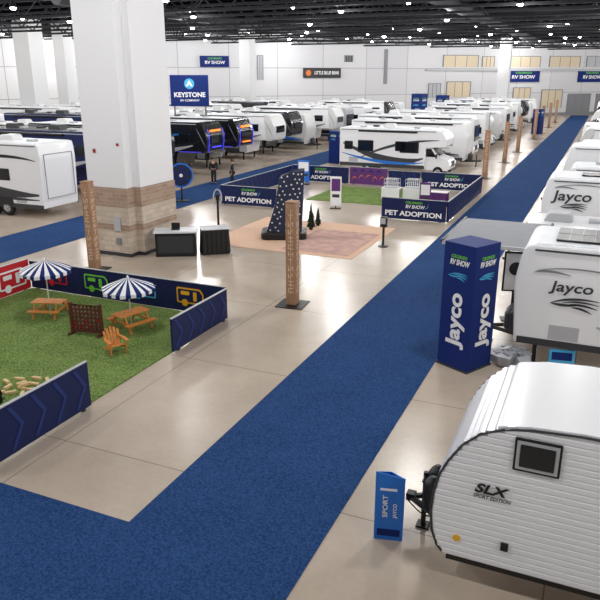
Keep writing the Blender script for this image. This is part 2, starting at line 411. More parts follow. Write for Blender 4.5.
for x,c in [(-2.7,'red'),(-1.0,'green'),(.85,'sky'),(2.6,'yellow')]:
    camper_icon(t,x,.56,.96,M[c],M['navy'],h=.5,g=.05)
t,L=fence(-17.55,10,-17.55,16.8,1.05,'red fence panel with white camper drawing left of the turf',m='red',pattern=None)
for x in (-.4,1.1,2.62): camper_icon(t,x,.55,1.15,M['paper'],M['red'],h=.62)
# pet adoption pen
def petfence(x0,y0,x1,y1,label,n=1):
    t,L=fence(x0,y0,x1,y1,1.08,label,pattern=None)
    for i in range(n):
        x=-L/2+L*(i+.5)/n
        text('PET ADOPTION',.34,M['paper'],t,(x,-.04,.32),face(0),width=min(2.9,L/n*.9),bold=.035)
        text('RV SHOW',.24,M['paper'],t,(x+.08,-.04,.69),face(0),width=1.0,bold=.025,shear=.2)
        text('COLORADO',.15,M['green'],t,(x+.02,-.04,.9),face(0),width=.85,bold=.02,shear=.2)
        mb=MB(); band(mb,(x+.6,.62),(x+.8,.72),(x+.75,.92),.07,-.045,-.036); mb.build('blue_swoosh',M['sky'],t)
    return t
petfence(-19.7,33.6,-16.2,33.6,'navy pet adoption panel at left front corner of the pen')
petfence(-10.1,33.4,-6.8,33.4,'navy pet adoption panel at right front corner of the pen')
petfence(-10.6,43.6,-6.8,43.6,'navy pet adoption panel at right end of pen back wall')
fence(-19.75,33.7,-19.75,43.5,1.05,'long navy side wall on left of the pet pen')
fence(-6.75,33.5,-6.75,43.5,1.05,'long navy side wall of the pet pen beside the main aisle')
petfence(-19.7,43.6,-15.6,43.6,'navy pet adoption panel at left end of pen back wall')
t,L=fence(-15.5,43.6,-12.9,43.6,1.15,'purple artwork panel in middle of pen back wall',m='purple',pattern=None)
mb=MB()
for q in range(5): band(mb,(-1.15+.48*q,.25+.1*(q%3)),(-1.0+.48*q,.7+.1*(q%2)),(-.8+.48*q,.4+.12*(q%3)),.08,-.05,-.035)
mb.build('orange_artwork',M['orange'],t)
mb=MB()
for q in range(4): band(mb,(-1.1+.55*q,.85),(-.95+.55*q,1.06),(-.7+.55*q,.85),.1,-.05,-.035)
mb.build('blue_artwork',M['tower'],t)
fence(-12.8,43.6,-10.7,43.6,1.05,'short navy chevron panel right of the purple artwork panel')

# ------------------------------------------------------------ furniture on turf
def umbrella(x,y,h,label):
    t=thing('patio_umbrella',label,'umbrella',(x,y,0.03),R(20))
    MB().tube((0,0,0),(0,0,h),.02,n=8).build('pole',M['offwhite'],t,smooth=True)
    mb=MB(); n=32; rr=.78
    prof=[(0.03,h-.0),(.3,h-.09),(.58,h-.2),(rr,h-.3)]
    for i in range(n):
        a0=2*pi*i/n;a1=2*pi*(i+1)/n
        def rad(r,a): 
            k=(a%(pi/4))-pi/8; return r*cos(pi/8)/cos(k)
        for j in range(3):
            (r0,z0),(r1,z1)=prof[j],prof[j+1]
            mb.add([(rad(r0,a0)*cos(a0),rad(r0,a0)*sin(a0),z0),(rad(r1,a0)*cos(a0),rad(r1,a0)*sin(a0),z1),(rad(r1,a1)*cos(a1),rad(r1,a1)*sin(a1),z1),(rad(r0,a1)*cos(a1),rad(r0,a1)*sin(a1),z0)],[(0,1,2,3)],i%2)
        r1=rad(rr,a0);r2=rad(rr,a1)
        mb.add([(r1*cos(a0),r1*sin(a0),h-.3),(r1*cos(a0),r1*sin(a0),h-.4),(r2*cos(a1),r2*sin(a1),h-.4),(r2*cos(a1),r2*sin(a1),h-.3)],[(0,1,2,3)],i%2)
    mb.build('canopy',[M['paper'],M['tower']],t)
    MB().lathe([(.03,h-.02),(.035,h+.03),(.01,h+.08)],n=10).build('finial',M['paper'],t)
    for i in range(8):
        a=i*pi/4+pi/8; MB().tube((0,0,h-.05),(rr*cos(a),rr*sin(a),h-.31),.008,n=4).build('rib',M['offwhite'],t)
umbrella(-14.9,14.9,1.72,'blue and white striped umbrella over the table nearest the red panel')
umbrella(-11.95,15.0,1.5,'blue and white striped umbrella over the right hand picnic table')
def picnic(x,y,rz,label,sc):
    t=thing('picnic_table',label,'table',(x,y,.03),rz); t.scale=(sc,)*3
    mb=MB()
    for i in range(5): mb.box(-.6,.6,-.29+i*.118,-.29+i*.118+.108,.56,.595)
    mb.build('tabletop',M['wood'],t,bevel=.006)
    for s in (-1,1):
        mb=MB()
        for i in range(2): mb.box(-.6,.6,s*.56-.115+i*.118,s*.56-.115+i*.118+.108,.32,.35)
        mb.build('bench',M['wood'],t,bevel=.006)
    for sx in (-.42,.42):
        for s in (-1,1):
            mt=Matrix.Translation((sx,s*.42,.285))@Matrix.Rotation(s*R(33),4,'X')
            B(-.02,.02,-.04,.04,-.31,.31,mt=mt).build('leg',M['wood'],t)
        B(sx+.02,sx+.05,-.66,.66,.26,.33).build('crossbeam',M['wood'],t)
picnic(-14.85,14.85,R(18),'orange wooden picnic table under the left striped umbrella',.8)
picnic(-11.9,14.95,R(72),'orange wooden picnic table under the right striped umbrella',.85)
def adirondack(x,y,rz,label):
    t=thing('adirondack_chair',label,'chair',(x,y,.03),rz); m=M['wood']; t.scale=(.68,.68,.68)
    mb=MB()
    for i in range(6):
        mt=Matrix.Translation((0,-.22+i*.09,.34-i*.025))@Matrix.Rotation(R(-14),4,'X'); mb.box(-.27,.27,-.038,.038,0,.022,mt=mt)
    mb.build('seat',m,t)
    mb=MB()
    for i in range(5):
        mt=Matrix.Translation((-.22+i*.11,.24,.2))@Matrix.Rotation(R(-22),4,'X')@Matrix.Rotation(R((i-2)*2.5),4,'Y'); mb.box(-.048,.048,0,.022,0,.78-.05*abs(i-2)**1.5,mt=mt)
    mb.build('backrest',m,t)
    B(-.3,.3,.42,.45,.55,.62).build('back_rail',m,t)
    for s in (-1,1):
        MB().prism([(s*.27,-.34),(s*.41,-.34),(s*.41,.1),(s*.32,.45),(s*.27,.45)],'z',.52,.545).build('armrest',m,t)
        B(s*.3-.02,s*.3+.02,-.27,-.17,0,.52).build('leg',m,t)
        mt=Matrix.Translation((s*.28,.1,.17))@Matrix.Rotation(R(-16),4,'X'); B(-.015,.015,-.38,.48,-.03,.06,mt=mt).build('leg',m,t)
adirondack(-11.15,13.3,R(60),'small orange slatted garden chair at the front of the turf')
# giant four in a row game
t=thing('giant_grid_game','dark red wooden giant disc drop game standing on the turf','game',(-12.75,14.05,.03),R(10))
mb=MB(); cs=.12; W_,H_=7,6; x00=-cs*W_/2; z0=.14
for i in range(W_):
    for j in range(H_):
        cx=x00+cs*(i+.5); cz=z0+cs*(j+.5); N=16
        inn=[(cx+.044*cos(2*pi*q/N),cz+.044*sin(2*pi*q/N)) for q in range(N)]
        out=[]
        for q in range(N):
            a=2*pi*q/N; k_=1/max(abs(cos(a)),abs(sin(a))); out.append((cx+cs/2*k_*cos(a),cz+cs/2*k_*sin(a)))
        for yy,fl in ((-.04,0),(.04,1)):
            vs=[(a,yy,b_) for a,b_ in inn]+[(a,yy,b_) for a,b_ in out]
            fs=[(q,(q+1)%N,(q+1)%N+N,q+N) for q in range(N)]; mb.add(vs,[f[::-1] for f in fs] if fl else fs)
        vs=[(a,-.04,b_) for a,b_ in inn]+[(a,.04,b_) for a,b_ in inn]; mb.add(vs,[(q,(q+1)%N,(q+1)%N+N,q+N) for q in range(N)])
mb.build('grid_board',M['woodd'],t)
for s in (-1,1):
    B(s*.455-.035,s*.455+.035,-.06,.06,0,.92).build('upright',M['woodd'],t,bevel=.006)
    B(s*.455-.035,s*.455+.035,-.24,.24,0,.07).build('foot',M['woodd'],t,bevel=.006)
B(-.42,.42,-.06,.06,.07,.14).build('bottom_rail',M['woodd'],t)
used=set()
for _ in range(9):
    i=random.randrange(W_); j=random.randrange(3)
    if (i,j) in used: continue
    used.add((i,j)); MB().tube((x00+cs*(i+.5),-.012,z0+cs*(j+.5)),(x00+cs*(i+.5),.012,z0+cs*(j+.5)),.05,n=14).build('disc',M['red'],t)
# wooden blocks
bk=tag(B(-.12,.12,-.04,.04,0,.06).build('wooden_block',M['woodl'],bevel=.005),'pale pine game block scattered at left edge of turf','block','pine blocks scattered on the turf')
spots=[(0,0,0,0),(.38,.05,0,.5),(-.3,.25,0,1.2),(.1,.35,0,.2),(.6,.36,0,2),(-.1,-.35,0,.9),(-.5,-.1,0,1.7),(.02,.12,.062,1.1),(.75,.05,0,1.3),(-.62,.45,0,.3),(.3,.72,0,2.4),(-.15,.7,0,.1),(.33,-.3,0,2.2),(-.45,-.45,0,.4),(.75,-.32,0,.7),(-.85,.15,0,2.8)]
for i,(x,y,z,a) in enumerate(spots):
    o=bk if i==0 else dup(bk); o.location=(-11.75+x*.72,10.6+y*.8,.03+z); o.rotation_euler=(0,0,a)

def conifer(x,y,h,label,z=0,k=1):
    t=thing('conifer_tree',label,'tree',(x,y,z))
    mb=MB(); L_=9
    for k_ in range(L_):
        zb=h*(.12+.8*k_/L_); zt=zb+h*.2; r=(h*.17*(1-k_/L_)+.03)*k; n=22
        vs=[(0,0,zt)]
        for i in range(n):
            a=2*pi*i/n+k_*.2; q=r*(1 if i%2 else .55)*random.uniform(.7,1.2); vs.append((q*cos(a),q*sin(a),zb-(.03*h if i%2 else 0)))
        mb.add(vs,[(0,i+1,(i+1)%n+1) for i in range(n)]+[list(range(n,0,-1))])
    mb.build('foliage',M['tree'],t)
    MB().tube((0,0,0),(0,0,h*.6),.03,.02,n=8).build('trunk',M['trunk'],t)
    MB().lathe([(.08,0),(.11,.12),(.1,.12)],n=14).build('pot',M['black'],t)
x_,y_=gp(-1,404); conifer(x_,y_,.65,'small dark conifer at the left edge of the turf by the blocks',.03)

# ------------------------------------------------------------ totem posts
M['postw']=mat('totem_wood',(168,128,98),.65,noise=.25,nscale=5)
M['postl']=mat('totem_carving',(222,196,166),.65,noise=.15,nscale=8)
t=thing('totem_post','','post',(0,0,0))
B(-.45,.45,-.45,.45,0,.03).build('base_plate',M['black'],t,bevel=.01)
B(-.17,.17,-.17,.17,.03,3.3).build('shaft',M['postw'],t,bevel=.02)
B(-.185,.185,-.185,.185,3.3,3.34).build('cap',M['postw'],t,bevel=.01)
for ax in 'yx':
    mb=MB()
    # one continuous spine so the carving reads as a single relief
    if ax=='y': mb.prism([(-.006,.4),(.006,.4),(.006,3.1),(-.006,3.1)],'y',-.172,-.168)
    else: mb.prism([(-.006,.4),(.006,.4),(.006,3.1),(-.006,3.1)],'x',.168,.172)
    for i in range(11):
        z=.45+i*.235; q=.085; hh=.15; s_=.022
        V1=[(-q,z),(-q+s_,z),(-q+s_,z+hh),(-q,z+hh)]; V2=[(q-s_,z),(q,z),(q,z+hh),(q-s_,z+hh)]
        T=[(-q,z+hh-s_),(q,z+hh-s_),(q,z+hh),(-q,z+hh)]; Md=[(-q,z+hh/2-s_/2),(q,z+hh/2-s_/2),(q,z+hh/2+s_/2),(-q,z+hh/2+s_/2)]; Bt=[(-q,z),(q,z),(q,z+s_),(-q,z+s_)]
        Dg=[(-q,z),(-q+s_*1.3,z),(q,z+hh),(q-s_*1.3,z+hh)]; Vc=[(-s_/2,z),(s_/2,z),(s_/2,z+hh),(-s_/2,z+hh)]
        for poly in ([V1,T,Bt],[V1,V2,Md],[Vc,T],[V1,V2,Dg],[V1,Dg],[Vc,Bt,T])[(i*5)%6]:
            if ax=='y': mb.prism(poly,'y',-.175,-.168)
            else: mb.prism(poly,'x',.168,.175)
    mb.build('carved_pattern',M['postl'],t)
pt=t
place(pt,(-8.55,18.85,0),R(5),'tall brown totem post standing alone on concrete left of the aisle')
for i,(y,lab) in enumerate([(50,'nearest totem post in the row right of the motorhomes'),(60,'second totem post in the row right of the motorhomes'),(69,'third totem post in the row right of the motorhomes'),(84,'fourth totem post in the row right of the motorhomes'),(93,'fifth totem post in the row right of the motorhomes'),(104,'sixth totem post in the row right of the motorhomes'),(116,'farthest totem post in the row right of the motorhomes')]):
    place(dup(pt),(-7.6,y,0),0,lab)
place(dup(pt),(-17.1,19.6,0),R(5),'tall brown totem post beside the huge white pillar')
for o in C.objects:
    if o.parent is None and o.name.startswith('totem'): o['group']='brown totem posts'

# ------------------------------------------------------------ blue towers
def birdmb(sc,y):
    mb=MB(); Q=lambda a,b_:(a*sc,b_*sc)
    band(mb,Q(-1,.1),Q(-.2,.5),Q(1,.36),.1*sc,y-.006,y+.006)
    band(mb,Q(-.5,.16),Q(.1,.36),Q(1,.18),.08*sc,y-.006,y+.006)
    band(mb,Q(-.3,.08),Q(.2,.22),Q(.95,.0),.1*sc,y-.006,y+.006)
    band(mb,Q(-1,.1),Q(-.5,0),Q(.2,.12),.12*sc,y-.006,y+.006)
    band(mb,Q(-.1,-.02),Q(.3,.02),Q(.75,-.22),.1*sc,y-.006,y+.006)
    return mb
def tower(x,y,w,h,rz,label,big=None,name='display_tower'):
    t=thing(name,label,'display tower',(x,y,0),rz); q=w/2
    B(-q,q,-q,q,0.03,h).build('box',M['tower'],t,bevel=.012)
    B(-q-.02,q+.02,-q-.02,q+.02,0,.05).build('plinth',M['dgrey'],t)
    for az,off in ((0,(0,-q-.014)),(pi/2,(q+.014,0))):
        mt=Matrix.Translation((off[0],off[1],0))@Matrix.Rotation(az,4,'Z')
        if big: text(big,w*.6,M['paper'],t,(off[0],off[1],h*.41),face(az,pi/2),width=h*.44,bold=.03)
        text('RV SHOW',w*.2,M['paper'],t,(off[0]+(.02 if az==0 else 0),off[1],h*.855),face(az),width=w*.62,bold=.03,shear=.2)
        text('COLORADO',w*.12,M['green'],t,(off[0],off[1],h*.9),face(az),width=w*.5,bold=.02,shear=.2)
        o=birdmb(w*.3,0).build('bird_emblem',M['sky'],t); o.matrix_basis=mt@Matrix.Translation((0,0,h*.74))
    return t
tower(-2.62,16.32,.94,3.2,R(-28),'tall dark blue display tower with white vertical lettering beside the aisle','Jayco')
tower(-20.4,54,.95,2.6,R(-20),'blue display tower between the pet pen and white trailers')
tower(-19.9,78.8,1.3,5,R(-20),'tall blue display tower rising behind the motorhome')
tower(-19.4,88.5,1.2,4.6,R(-20),'dark blue display tower right of the one behind the motorhome')
x_,y_=gp(539,134); tower(x_-.3,y_,1,3,R(-20),'small distant blue display tower near the row of totem posts')

# brand sign on poles
t=thing('pole_sign','large blue square sign on two poles behind the huge pillar','sign',(-32.7,51.2,0),R(30))
B(-1.6,1.6,-.12,.12,4.5,7.0).build('sign_board',M['tower'],t,bevel=.03)
for s in (-1,1): MB().tube((s*1.3,0,0),(s*1.3,0,4.5),.06,n=8).build('pole',M['dgrey'],t)
text('KEYSTONE',.52,M['paper'],t,(0,-.14,5.4),face(0),width=2.6,bold=.03)
text('RV COMPANY',.24,M['paper'],t,(0,-.14,4.95),face(0),width=1.6,bold=.02)
MB().lathe([(.42,-.14),(.42,-.12)],(0,0,6.3),'y',24).build('emblem',M['sky'],t)
MB().prism([(-.3,6.1),(0,6.6),(.3,6.1),(.12,6.1),(0,6.3),(-.12,6.1)],'y',-.16,-.14).build('emblem_peak',M['paper'],t)

# ------------------------------------------------------------ vehicles
def wheel(parent,x,y,r,side):
    o=MB().lathe([(r*.5,-.11),(r*.92,-.12),(r,-.07),(r,.07),(r*.92,.12),(r*.5,.11)],(0,0,0),'y',20).build('wheel',M['rubber'],parent,smooth=True,loc=(x,y,r))
    mb=MB().lathe([(.02,side*.14),(r*.2,side*.135),(r*.52,side*.125),(r*.56,side*.1),(r*.4,side*.05)],(0,0,0),'y',16)
    for q in range(6):
        a=q*pi/3; mb.tube((r*.12*cos(a),side*.14,r*.12*sin(a)),(r*.52*cos(a),side*.125,r*.52*sin(a)),.025,n=5)
    mb.build('rim',M['chrome'],o,smooth=True)
def window(parent,x0,x1,z0,z1,y,s,name='window',pale=False):
    q=.03 if pale else .05; mb=MB().prism(rnd([(x0-q,z0-q),(x1+q,z0-q),(x1+q,z1+q),(x0-q,z1+q)],.02 if pale else .05),'y',min(y,y+s*.03),max(y,y+s*.03))
    o=mb.build(name,M['black'],parent)
    e=0
    if pale:
        e=.045; MB().prism([(x0,z0),(x1,z0),(x1,z1),(x0,z1)],'y',min(y+s*.03,y+s*.036),max(y+s*.03,y+s*.036)).build('inner_frame',M['lgrey'],o)
    MB().prism(rnd([(x0+e,z0+e),(x1-e,z0+e),(x1-e,z1-e),(x0+e,z1-e)],.02 if pale else .04),'y',min(y+s*.03,y+s*.045),max(y+s*.03,y+s*.045)).build('pane',M['glass'],o)
def acunit(parent,x,z,m='offwhite'):
    MB().prism(rnd([(x-.5,z),(x+.5,z),(x+.42,z+.3),(x-.32,z+.3)],.08),'y',-.36,.36).build('air_conditioner',M[m],parent,bevel=.03)
def vent(parent,x,z,y=.3,m='lgrey'):
    B(x-.2,x+.2,y-.2,y+.2,z,z+.12).build('roof_vent',M[m],parent,bevel=.02)
def coach(name,prof,W,body='white',H=3.2,wheels=(),r=.35,wins=(),door=None,grafs=(),gm='grey',gm2='black',roofs=(),vents=(),tongue=None,skirt=None,cap=None,capm='char',awn=None,cat='recreational vehicle',roofm='roofw',acm='offwhite',slide=None,lower=None):
    t=thing(name,'',cat,(0,0,0)); h=W/2
    MB().prism(prof,'y',-h,h).build('body',M[body],t,bevel=.05,smooth=False)
    top=[p for p in prof if p[1]>H-.03]; tx0=min(p[0] for p in top)+.1; tx1=max(p[0] for p in top)-.1
    B(tx0,tx1,-h+.12,h-.12,H-.01,H+.02).build('roof_membrane',M[roofm],t)
    xs=[p[0] for p in prof]
    for s in (-1,1):
        B(tx0,tx1,s*(h+.01)-.025,s*(h+.01)+.025,H-.14,H-.1).build('gutter_rail',M['dgrey' if body in('white','offwhite') else 'lgrey'],t)
        for w in wins: window(t,w[0],w[1],w[2],w[3],s*h,s)
        if lower:
            a_,b_,z0,z1,mm=lower; B(a_,b_,s*h-.006,s*h+.006,z0,z1).build('lower_panel',M[mm],t)
        for i,g in enumerate(grafs):
            mb=MB(); y0=s*h+ (0.006 if s>0 else -.016)+s*.003*i
            band(mb,g[0],g[1],g[2],g[3],y0,y0+.01); mb.build('swoosh_graphic',M[gm if i%2==0 else gm2],t)
        if skirt:
            B(skirt[0],skirt[1],s*h-.02,s*h+.02,skirt[2],skirt[3]).build('lower_skirt',M['dgrey'],t)
            for fx in (.1,.78):
                xx=skirt[0]+(skirt[1]-skirt[0])*fx; B(xx,xx+.7,s*h-.012,s*h+.012,skirt[3]+.04,skirt[3]+.4).build('baggage_door',M['lgrey' if body in('white','offwhite') else 'dgrey'],t)
        for x in wheels: wheel(t,x,s*(h-.1),r,s)
        if wheels:
            xa=min(wheels)-r-.12; xb=max(wheels)+r+.12
            if max(wheels)-min(wheels)<1.5:
                MB().prism(rnd([(xa,r+.1),(xb,r+.1),(xb-.1,r*2+.16),(xa+.1,r*2+.16)],.12),'y',s*h-.03,s*h+.035).build('fender',M['black'],t)
    if slide:
        a,b_,z0,z1=slide; o=B(a,b_,-h-.35,-h,z0,z1).build('slide_out',M[body],t,bevel=.03); window(o,a+.4,b_-.4,z1-1.0,z1-.3,-h-.35,-1)
    if door:
        x0,x1,z0,z1,s=door
        o=MB().prism(rnd([(x0,z0),(x1,z0),(x1,z1),(x0,z1)],.07),'y',min(s*h,s*(h+.03)),max(s*h,s*(h+.03))).build('entry_door',M['lgrey'],t)
        window(o,x0+.15,x1-.15,z1-.75,z1-.2,s*(h+.03),s)
        B(x1-.12,x1-.05,s*(h+.06)-.02,s*(h+.06)+.02,z0+.85,z0+1.0).build('door_handle',M['black'],o)
    for x in roofs: acunit(t,x,H,acm)
    for i,x in enumerate(vents): vent(t,x,H+.02,.3-.6*(i%2),'lgrey' if i%2==0 else 'dgrey')
    if cap: MB().prism(cap,'y',-h-.012,h+.012).build('front_cap',M[capm],t,bevel=.05)
    if tongue:
        x=tongue
        mb=MB(); mb.tube((x+.3,-.6,.45),(x-1.0,0,.45),.055,n=6).tube((x+.3,.6,.45),(x-1.0,0,.45),.055,n=6).box(x-1.25,x-.95,-.06,.06,.42,.54)
        mb.build('tongue_frame',M['black'],t)
        MB().tube((x-.85,0,.0),(x-.85,0,.95),.045,n=10).box(x-.93,x-.77,-.08,.08,.0,.03).build('tongue_jack',M['black'],t)
        for yy in (-.17,.17): MB().lathe([(.12,.5),(.16,.54),(.16,.95),(.1,1.03),(.04,1.1)],(x-.35,yy,0),n=14).build('propane_tank',M['dgrey'],t,smooth=True)
    if awn:
        MB().tube((awn[0],h+.08,H-.18),(awn[1],h+.08,H-.18),.07,n=10).build('awning_roll',M['black'],t,smooth=True)
    x1=max(xs)
    for s in (-1,1): B(x1-.01,x1+.03,s*(h-.2)-.06,s*(h-.2)+.06,1.0,1.3).build('tail_light',M['red'],t)
    if tongue or name=='fifth_wheel_trailer':
        mb=MB()
        for y in (h-.75,h-.4): mb.tube((x1+.08,y,.9),(x1+.08,y,H+.05),.015,n=5)
        for i in range(8): mb.tube((x1+.08,h-.75,1.0+i*.28),(x1+.08,h-.4,1.0+i*.28),.012,n=5)
        mb.build('ladder',M['black'],t)
        window(t,x1-.9,x1-.35,1.9,2.4,-h,-1)
    return t
def trailer_prof(L,H,fl=.55): 
    a=-L/2; b=L/2
    return rnd([(a+.15,fl,.1),(b,fl,.06),(b,H,.1),(a+.3,H,.2),(a,H*.65,.25)],.2)
def travel(L=7.4,H=3.1,body='white',g=('lgrey','dgrey'),low='lgrey',**k):
    a=-L/2;b=L/2
    return coach('travel_trailer',trailer_prof(L,H),2.45,body,H,wheels=(.25,1.1),wins=[(a+1.2,a+2.4,1.75,2.45),(b-1.9,b-1.2,1.8,2.4),(a+3.1,a+3.6,1.9,2.4)],
        door=(a+2.55,a+3.2,.62,2.45,1),grafs=[((a+.6,1.0),(0,1.1),(b-.4,2.3),.4),((a+.5,.9),(.3,.8),(b-.2,1.7),.18),((a+1.4,1.5),(.6,1.45),(b-.3,2.75),.1)],gm=g[0],gm2=g[1],
        roofs=(.3,),vents=(-1.8,1.5,2.4),tongue=a+.25,skirt=(a+.3,b-.05,.56,.8),awn=(a+1.2,b-1.2),cap=None,lower=(a+.3,b-.06,.6,1.15,low) if low else None,**k)
def hauler(L=11,H=3.75):
    a=-L/2;b=L/2
    t=coach('travel_trailer',rnd([(a+.1,.5,.08),(b,.5,.06),(b,H,.08),(a+.1,H,.12),(a,H*.8,.1)],.1),2.55,'white',H,wheels=(-2.9,-2.0,),r=.42,wins=[(-3.3,-2.4,1.9,2.4),(1.0,2.2,1.9,2.6),(3.2,4.2,1.9,2.6)],
        door=(.1,.8,.6,2.6,1),grafs=[((a+.3,1.2),(-2,1.0),(b-.3,2.6),.5),((a+.3,2.9),(-3,3.3),(.5,2.8),.16),((a+.3,.95),(-2,.85),(b-.3,1.6),.2)],gm='dgrey',gm2='black',
        roofs=(-2.5,2.5),vents=(-4.2,0,1.0,4),skirt=(a+.1,b-.05,.48,.7),cap=None)
    mb=MB()
    for z in (1.0,3.2): mb.box(a-.03,a-.005,-1.0,1.02,z,z+.03)
    for y in (-1.02,.99): mb.box(a-.03,a-.005,y,y+.03,1.0,3.23)
    mb.build('ramp_door_frame',M['grey'],t)
    return t
def fifth(L=10,H=3.75,body='white',g=('dgrey','grey'),capm='char',low='lgrey',**k):
    a=-L/2;b=L/2
    prof=rnd([(a+2.7,.6,.1),(b,.6,.06),(b,H,.12),(a+.5,H,.4),(a,2.9,.35),(a+.1,1.75,.25),(a+2.5,1.7,.25)],.2)
    cap=rnd([(a+.75,1.68,.1),(a+.95,H+.02,.1),(a+.45,H+.02,.4),(a-.03,2.9,.35),(a+.08,1.7,.25)],.1)
    t=coach('fifth_wheel_trailer',prof,2.5,body,H,wheels=(1.4,2.3),r=.38,wins=[(a+1.5,a+2.3,2.5,3.0),(-1.2,.2,1.8,2.6),(b-2.2,b-1.2,1.9,2.7)],door=(-2.2,-1.5,.7,2.6,1),
        grafs=[((a+1.2,2.2),(0,1.2),(b-.3,1.5),.45),((a+1.4,3.0),(0,2.9),(b-.3,1.1),.22),((-1.5,1.0),(1,.95),(b-.3,2.2),.14)],gm=g[0],gm2=g[1],roofs=(-.5,3),vents=(-1.8,1.2,2),skirt=(a+2.8,b-.05,.6,.95),cap=cap,capm=capm,awn=(-2,b-1),lower=(a+2.8,b-.06,.65,1.3,low),**k)
    for s in (-1,1):
        B(a+3.0,a+3.1,s*1.0-.05,s*1.0+.05,0,.7).build('landing_leg',M['black'],t)
        mb=MB(); y0=s*1.265
        band(mb,(a+.12,2.1),(a+.4,2.6),(a+.85,3.4),.12,y0-.006,y0+.006); mb.build('cap_graphic',M['grey'],t)
    B(a-.08,a+.05,-.75,.75,2.35,2.9).build('cap_window',M['glass'],t,bevel=.02)
    return t
def motorc(L=8.3,H=3.3,g=('dgrey','blue')):
    a=-L/2;b=L/2
    prof=rnd([(a+1.75,.55,.1),(b,.55,.06),(b,H,.12),(a+.8,H,.3),(a+.25,2.75,.4),(a+.3,2.15,.15),(a+1.75,2.05,.15)],.15)
    t=coach('motorhome',prof,2.45,'white',H,wheels=(),wins=[(a+2.3,a+3.6,1.7,2.4),(b-2.6,b-1.5,1.7,2.4),(b-1.0,b-.45,1.8,2.3),(-.9,-.2,1.8,2.4)],door=(.3,.95,.55,2.5,-1),
       grafs=[((a+1.9,1.3),(0,.5),(b-.3,2.2),.5),((a+1.9,1.0),(.5,.6),(b-.2,1.5),.22),((a+.8,2.6),(0,2.5),(b-1.5,1.1),.2)],gm=g[0],gm2=g[1],roofs=(.6,),vents=(-1.5,1.8,2.6),skirt=(a+1.8,b-.05,.55,.8),awn=(a+2.4,b-1.5))
    cab=rnd([(a+.0,.45,.1),(a+2,.45,.0),(a+2,2.1,.0),(a+1.35,2.1,.1),(a+.85,1.45,.1),(a+.05,1.2,.2)],.1)
    MB().prism(cab,'y',-1.0,1.0).build('cab',M['white'],t,bevel=.05)
    mb=MB(); mb.add([(a+.81,-.85,1.53),(a+.81,.85,1.53),(a+1.25,.8,2.09),(a+1.25,-.8,2.09)],[(0,1,2,3)]); mb.build('windshield',M['glass'],t)
    for s in (-1,1):
        MB().prism([(a+1.0,1.42),(a+1.75,1.42),(a+1.75,1.98),(a+1.4,1.98)],'y',s*1.0-.02,s*1.0+.02).build('side_window',M['glass'],t)
        B(a+.9,a+1.0,s*1.25-.1,s*1.25+.1,1.35,1.65).build('wing_mirror',M['black'],t)
        B(a-.03,a+.04,s*.75-.15,s*.75+.15,.85,1.05).build('headlight',M['ringl'],t)
        wheel(t,a+.85,s*.92,.38,s); wheel(t,b-2.2,s*1.12,.38,s)
    B(a-.03,a+.03,-.5,.5,.75,1.1).build('grille',M['black'],t)
    B(a-.1,a+.15,-1.0,1.0,.4,.6).build('bumper',M['dgrey'],t,bevel=.03)
    return t
def motora(L=10.5,H=3.6,body='white',g=('dgrey','red')):
    a=-L/2;b=L/2
    prof=rnd([(a,.5,.2),(b,.5,.08),(b,H,.15),(a+.1,H,.3)],.2)
    t=coach('motorhome',prof,2.5,body,H,wheels=(),wins=[(a+.5,a+1.6,1.7,2.6),(a+2.6,a+4.2,1.8,2.6),(0,1.2,1.8,2.6),(b-2,b-.8,1.8,2.6)],grafs=[((a+.2,1.1),(0,.7),(b-.2,2.3),.5),((a+.2,.8),(1,.5),(b-.2,1.6),.3),((a+1,1.5),(1,1.3),(b-.2,3.0),.2)],gm=g[0],gm2=g[1],roofs=(-1.5,2.2),vents=(-3,.5,3.6),awn=(a+2,b-2),skirt=(a+.1,b-.1,.5,.75))
    B(a-.03,a+.03,-1.1,1.1,1.6,2.9).build('windshield',M['glass'],t,bevel=.02)
    B(a-.04,a+.03,-.6,.6,.8,1.2).build('grille',M['black'],t)
    for s in (-1,1):
        wheel(t,a+1.7,s*1.13,.45,s); wheel(t,b-2.6,s*1.13,.45,s)
        B(a-.04,a+.03,s*.95-.15,s*.95+.15,.9,1.15).build('headlight',M['ringl'],t)
    return t

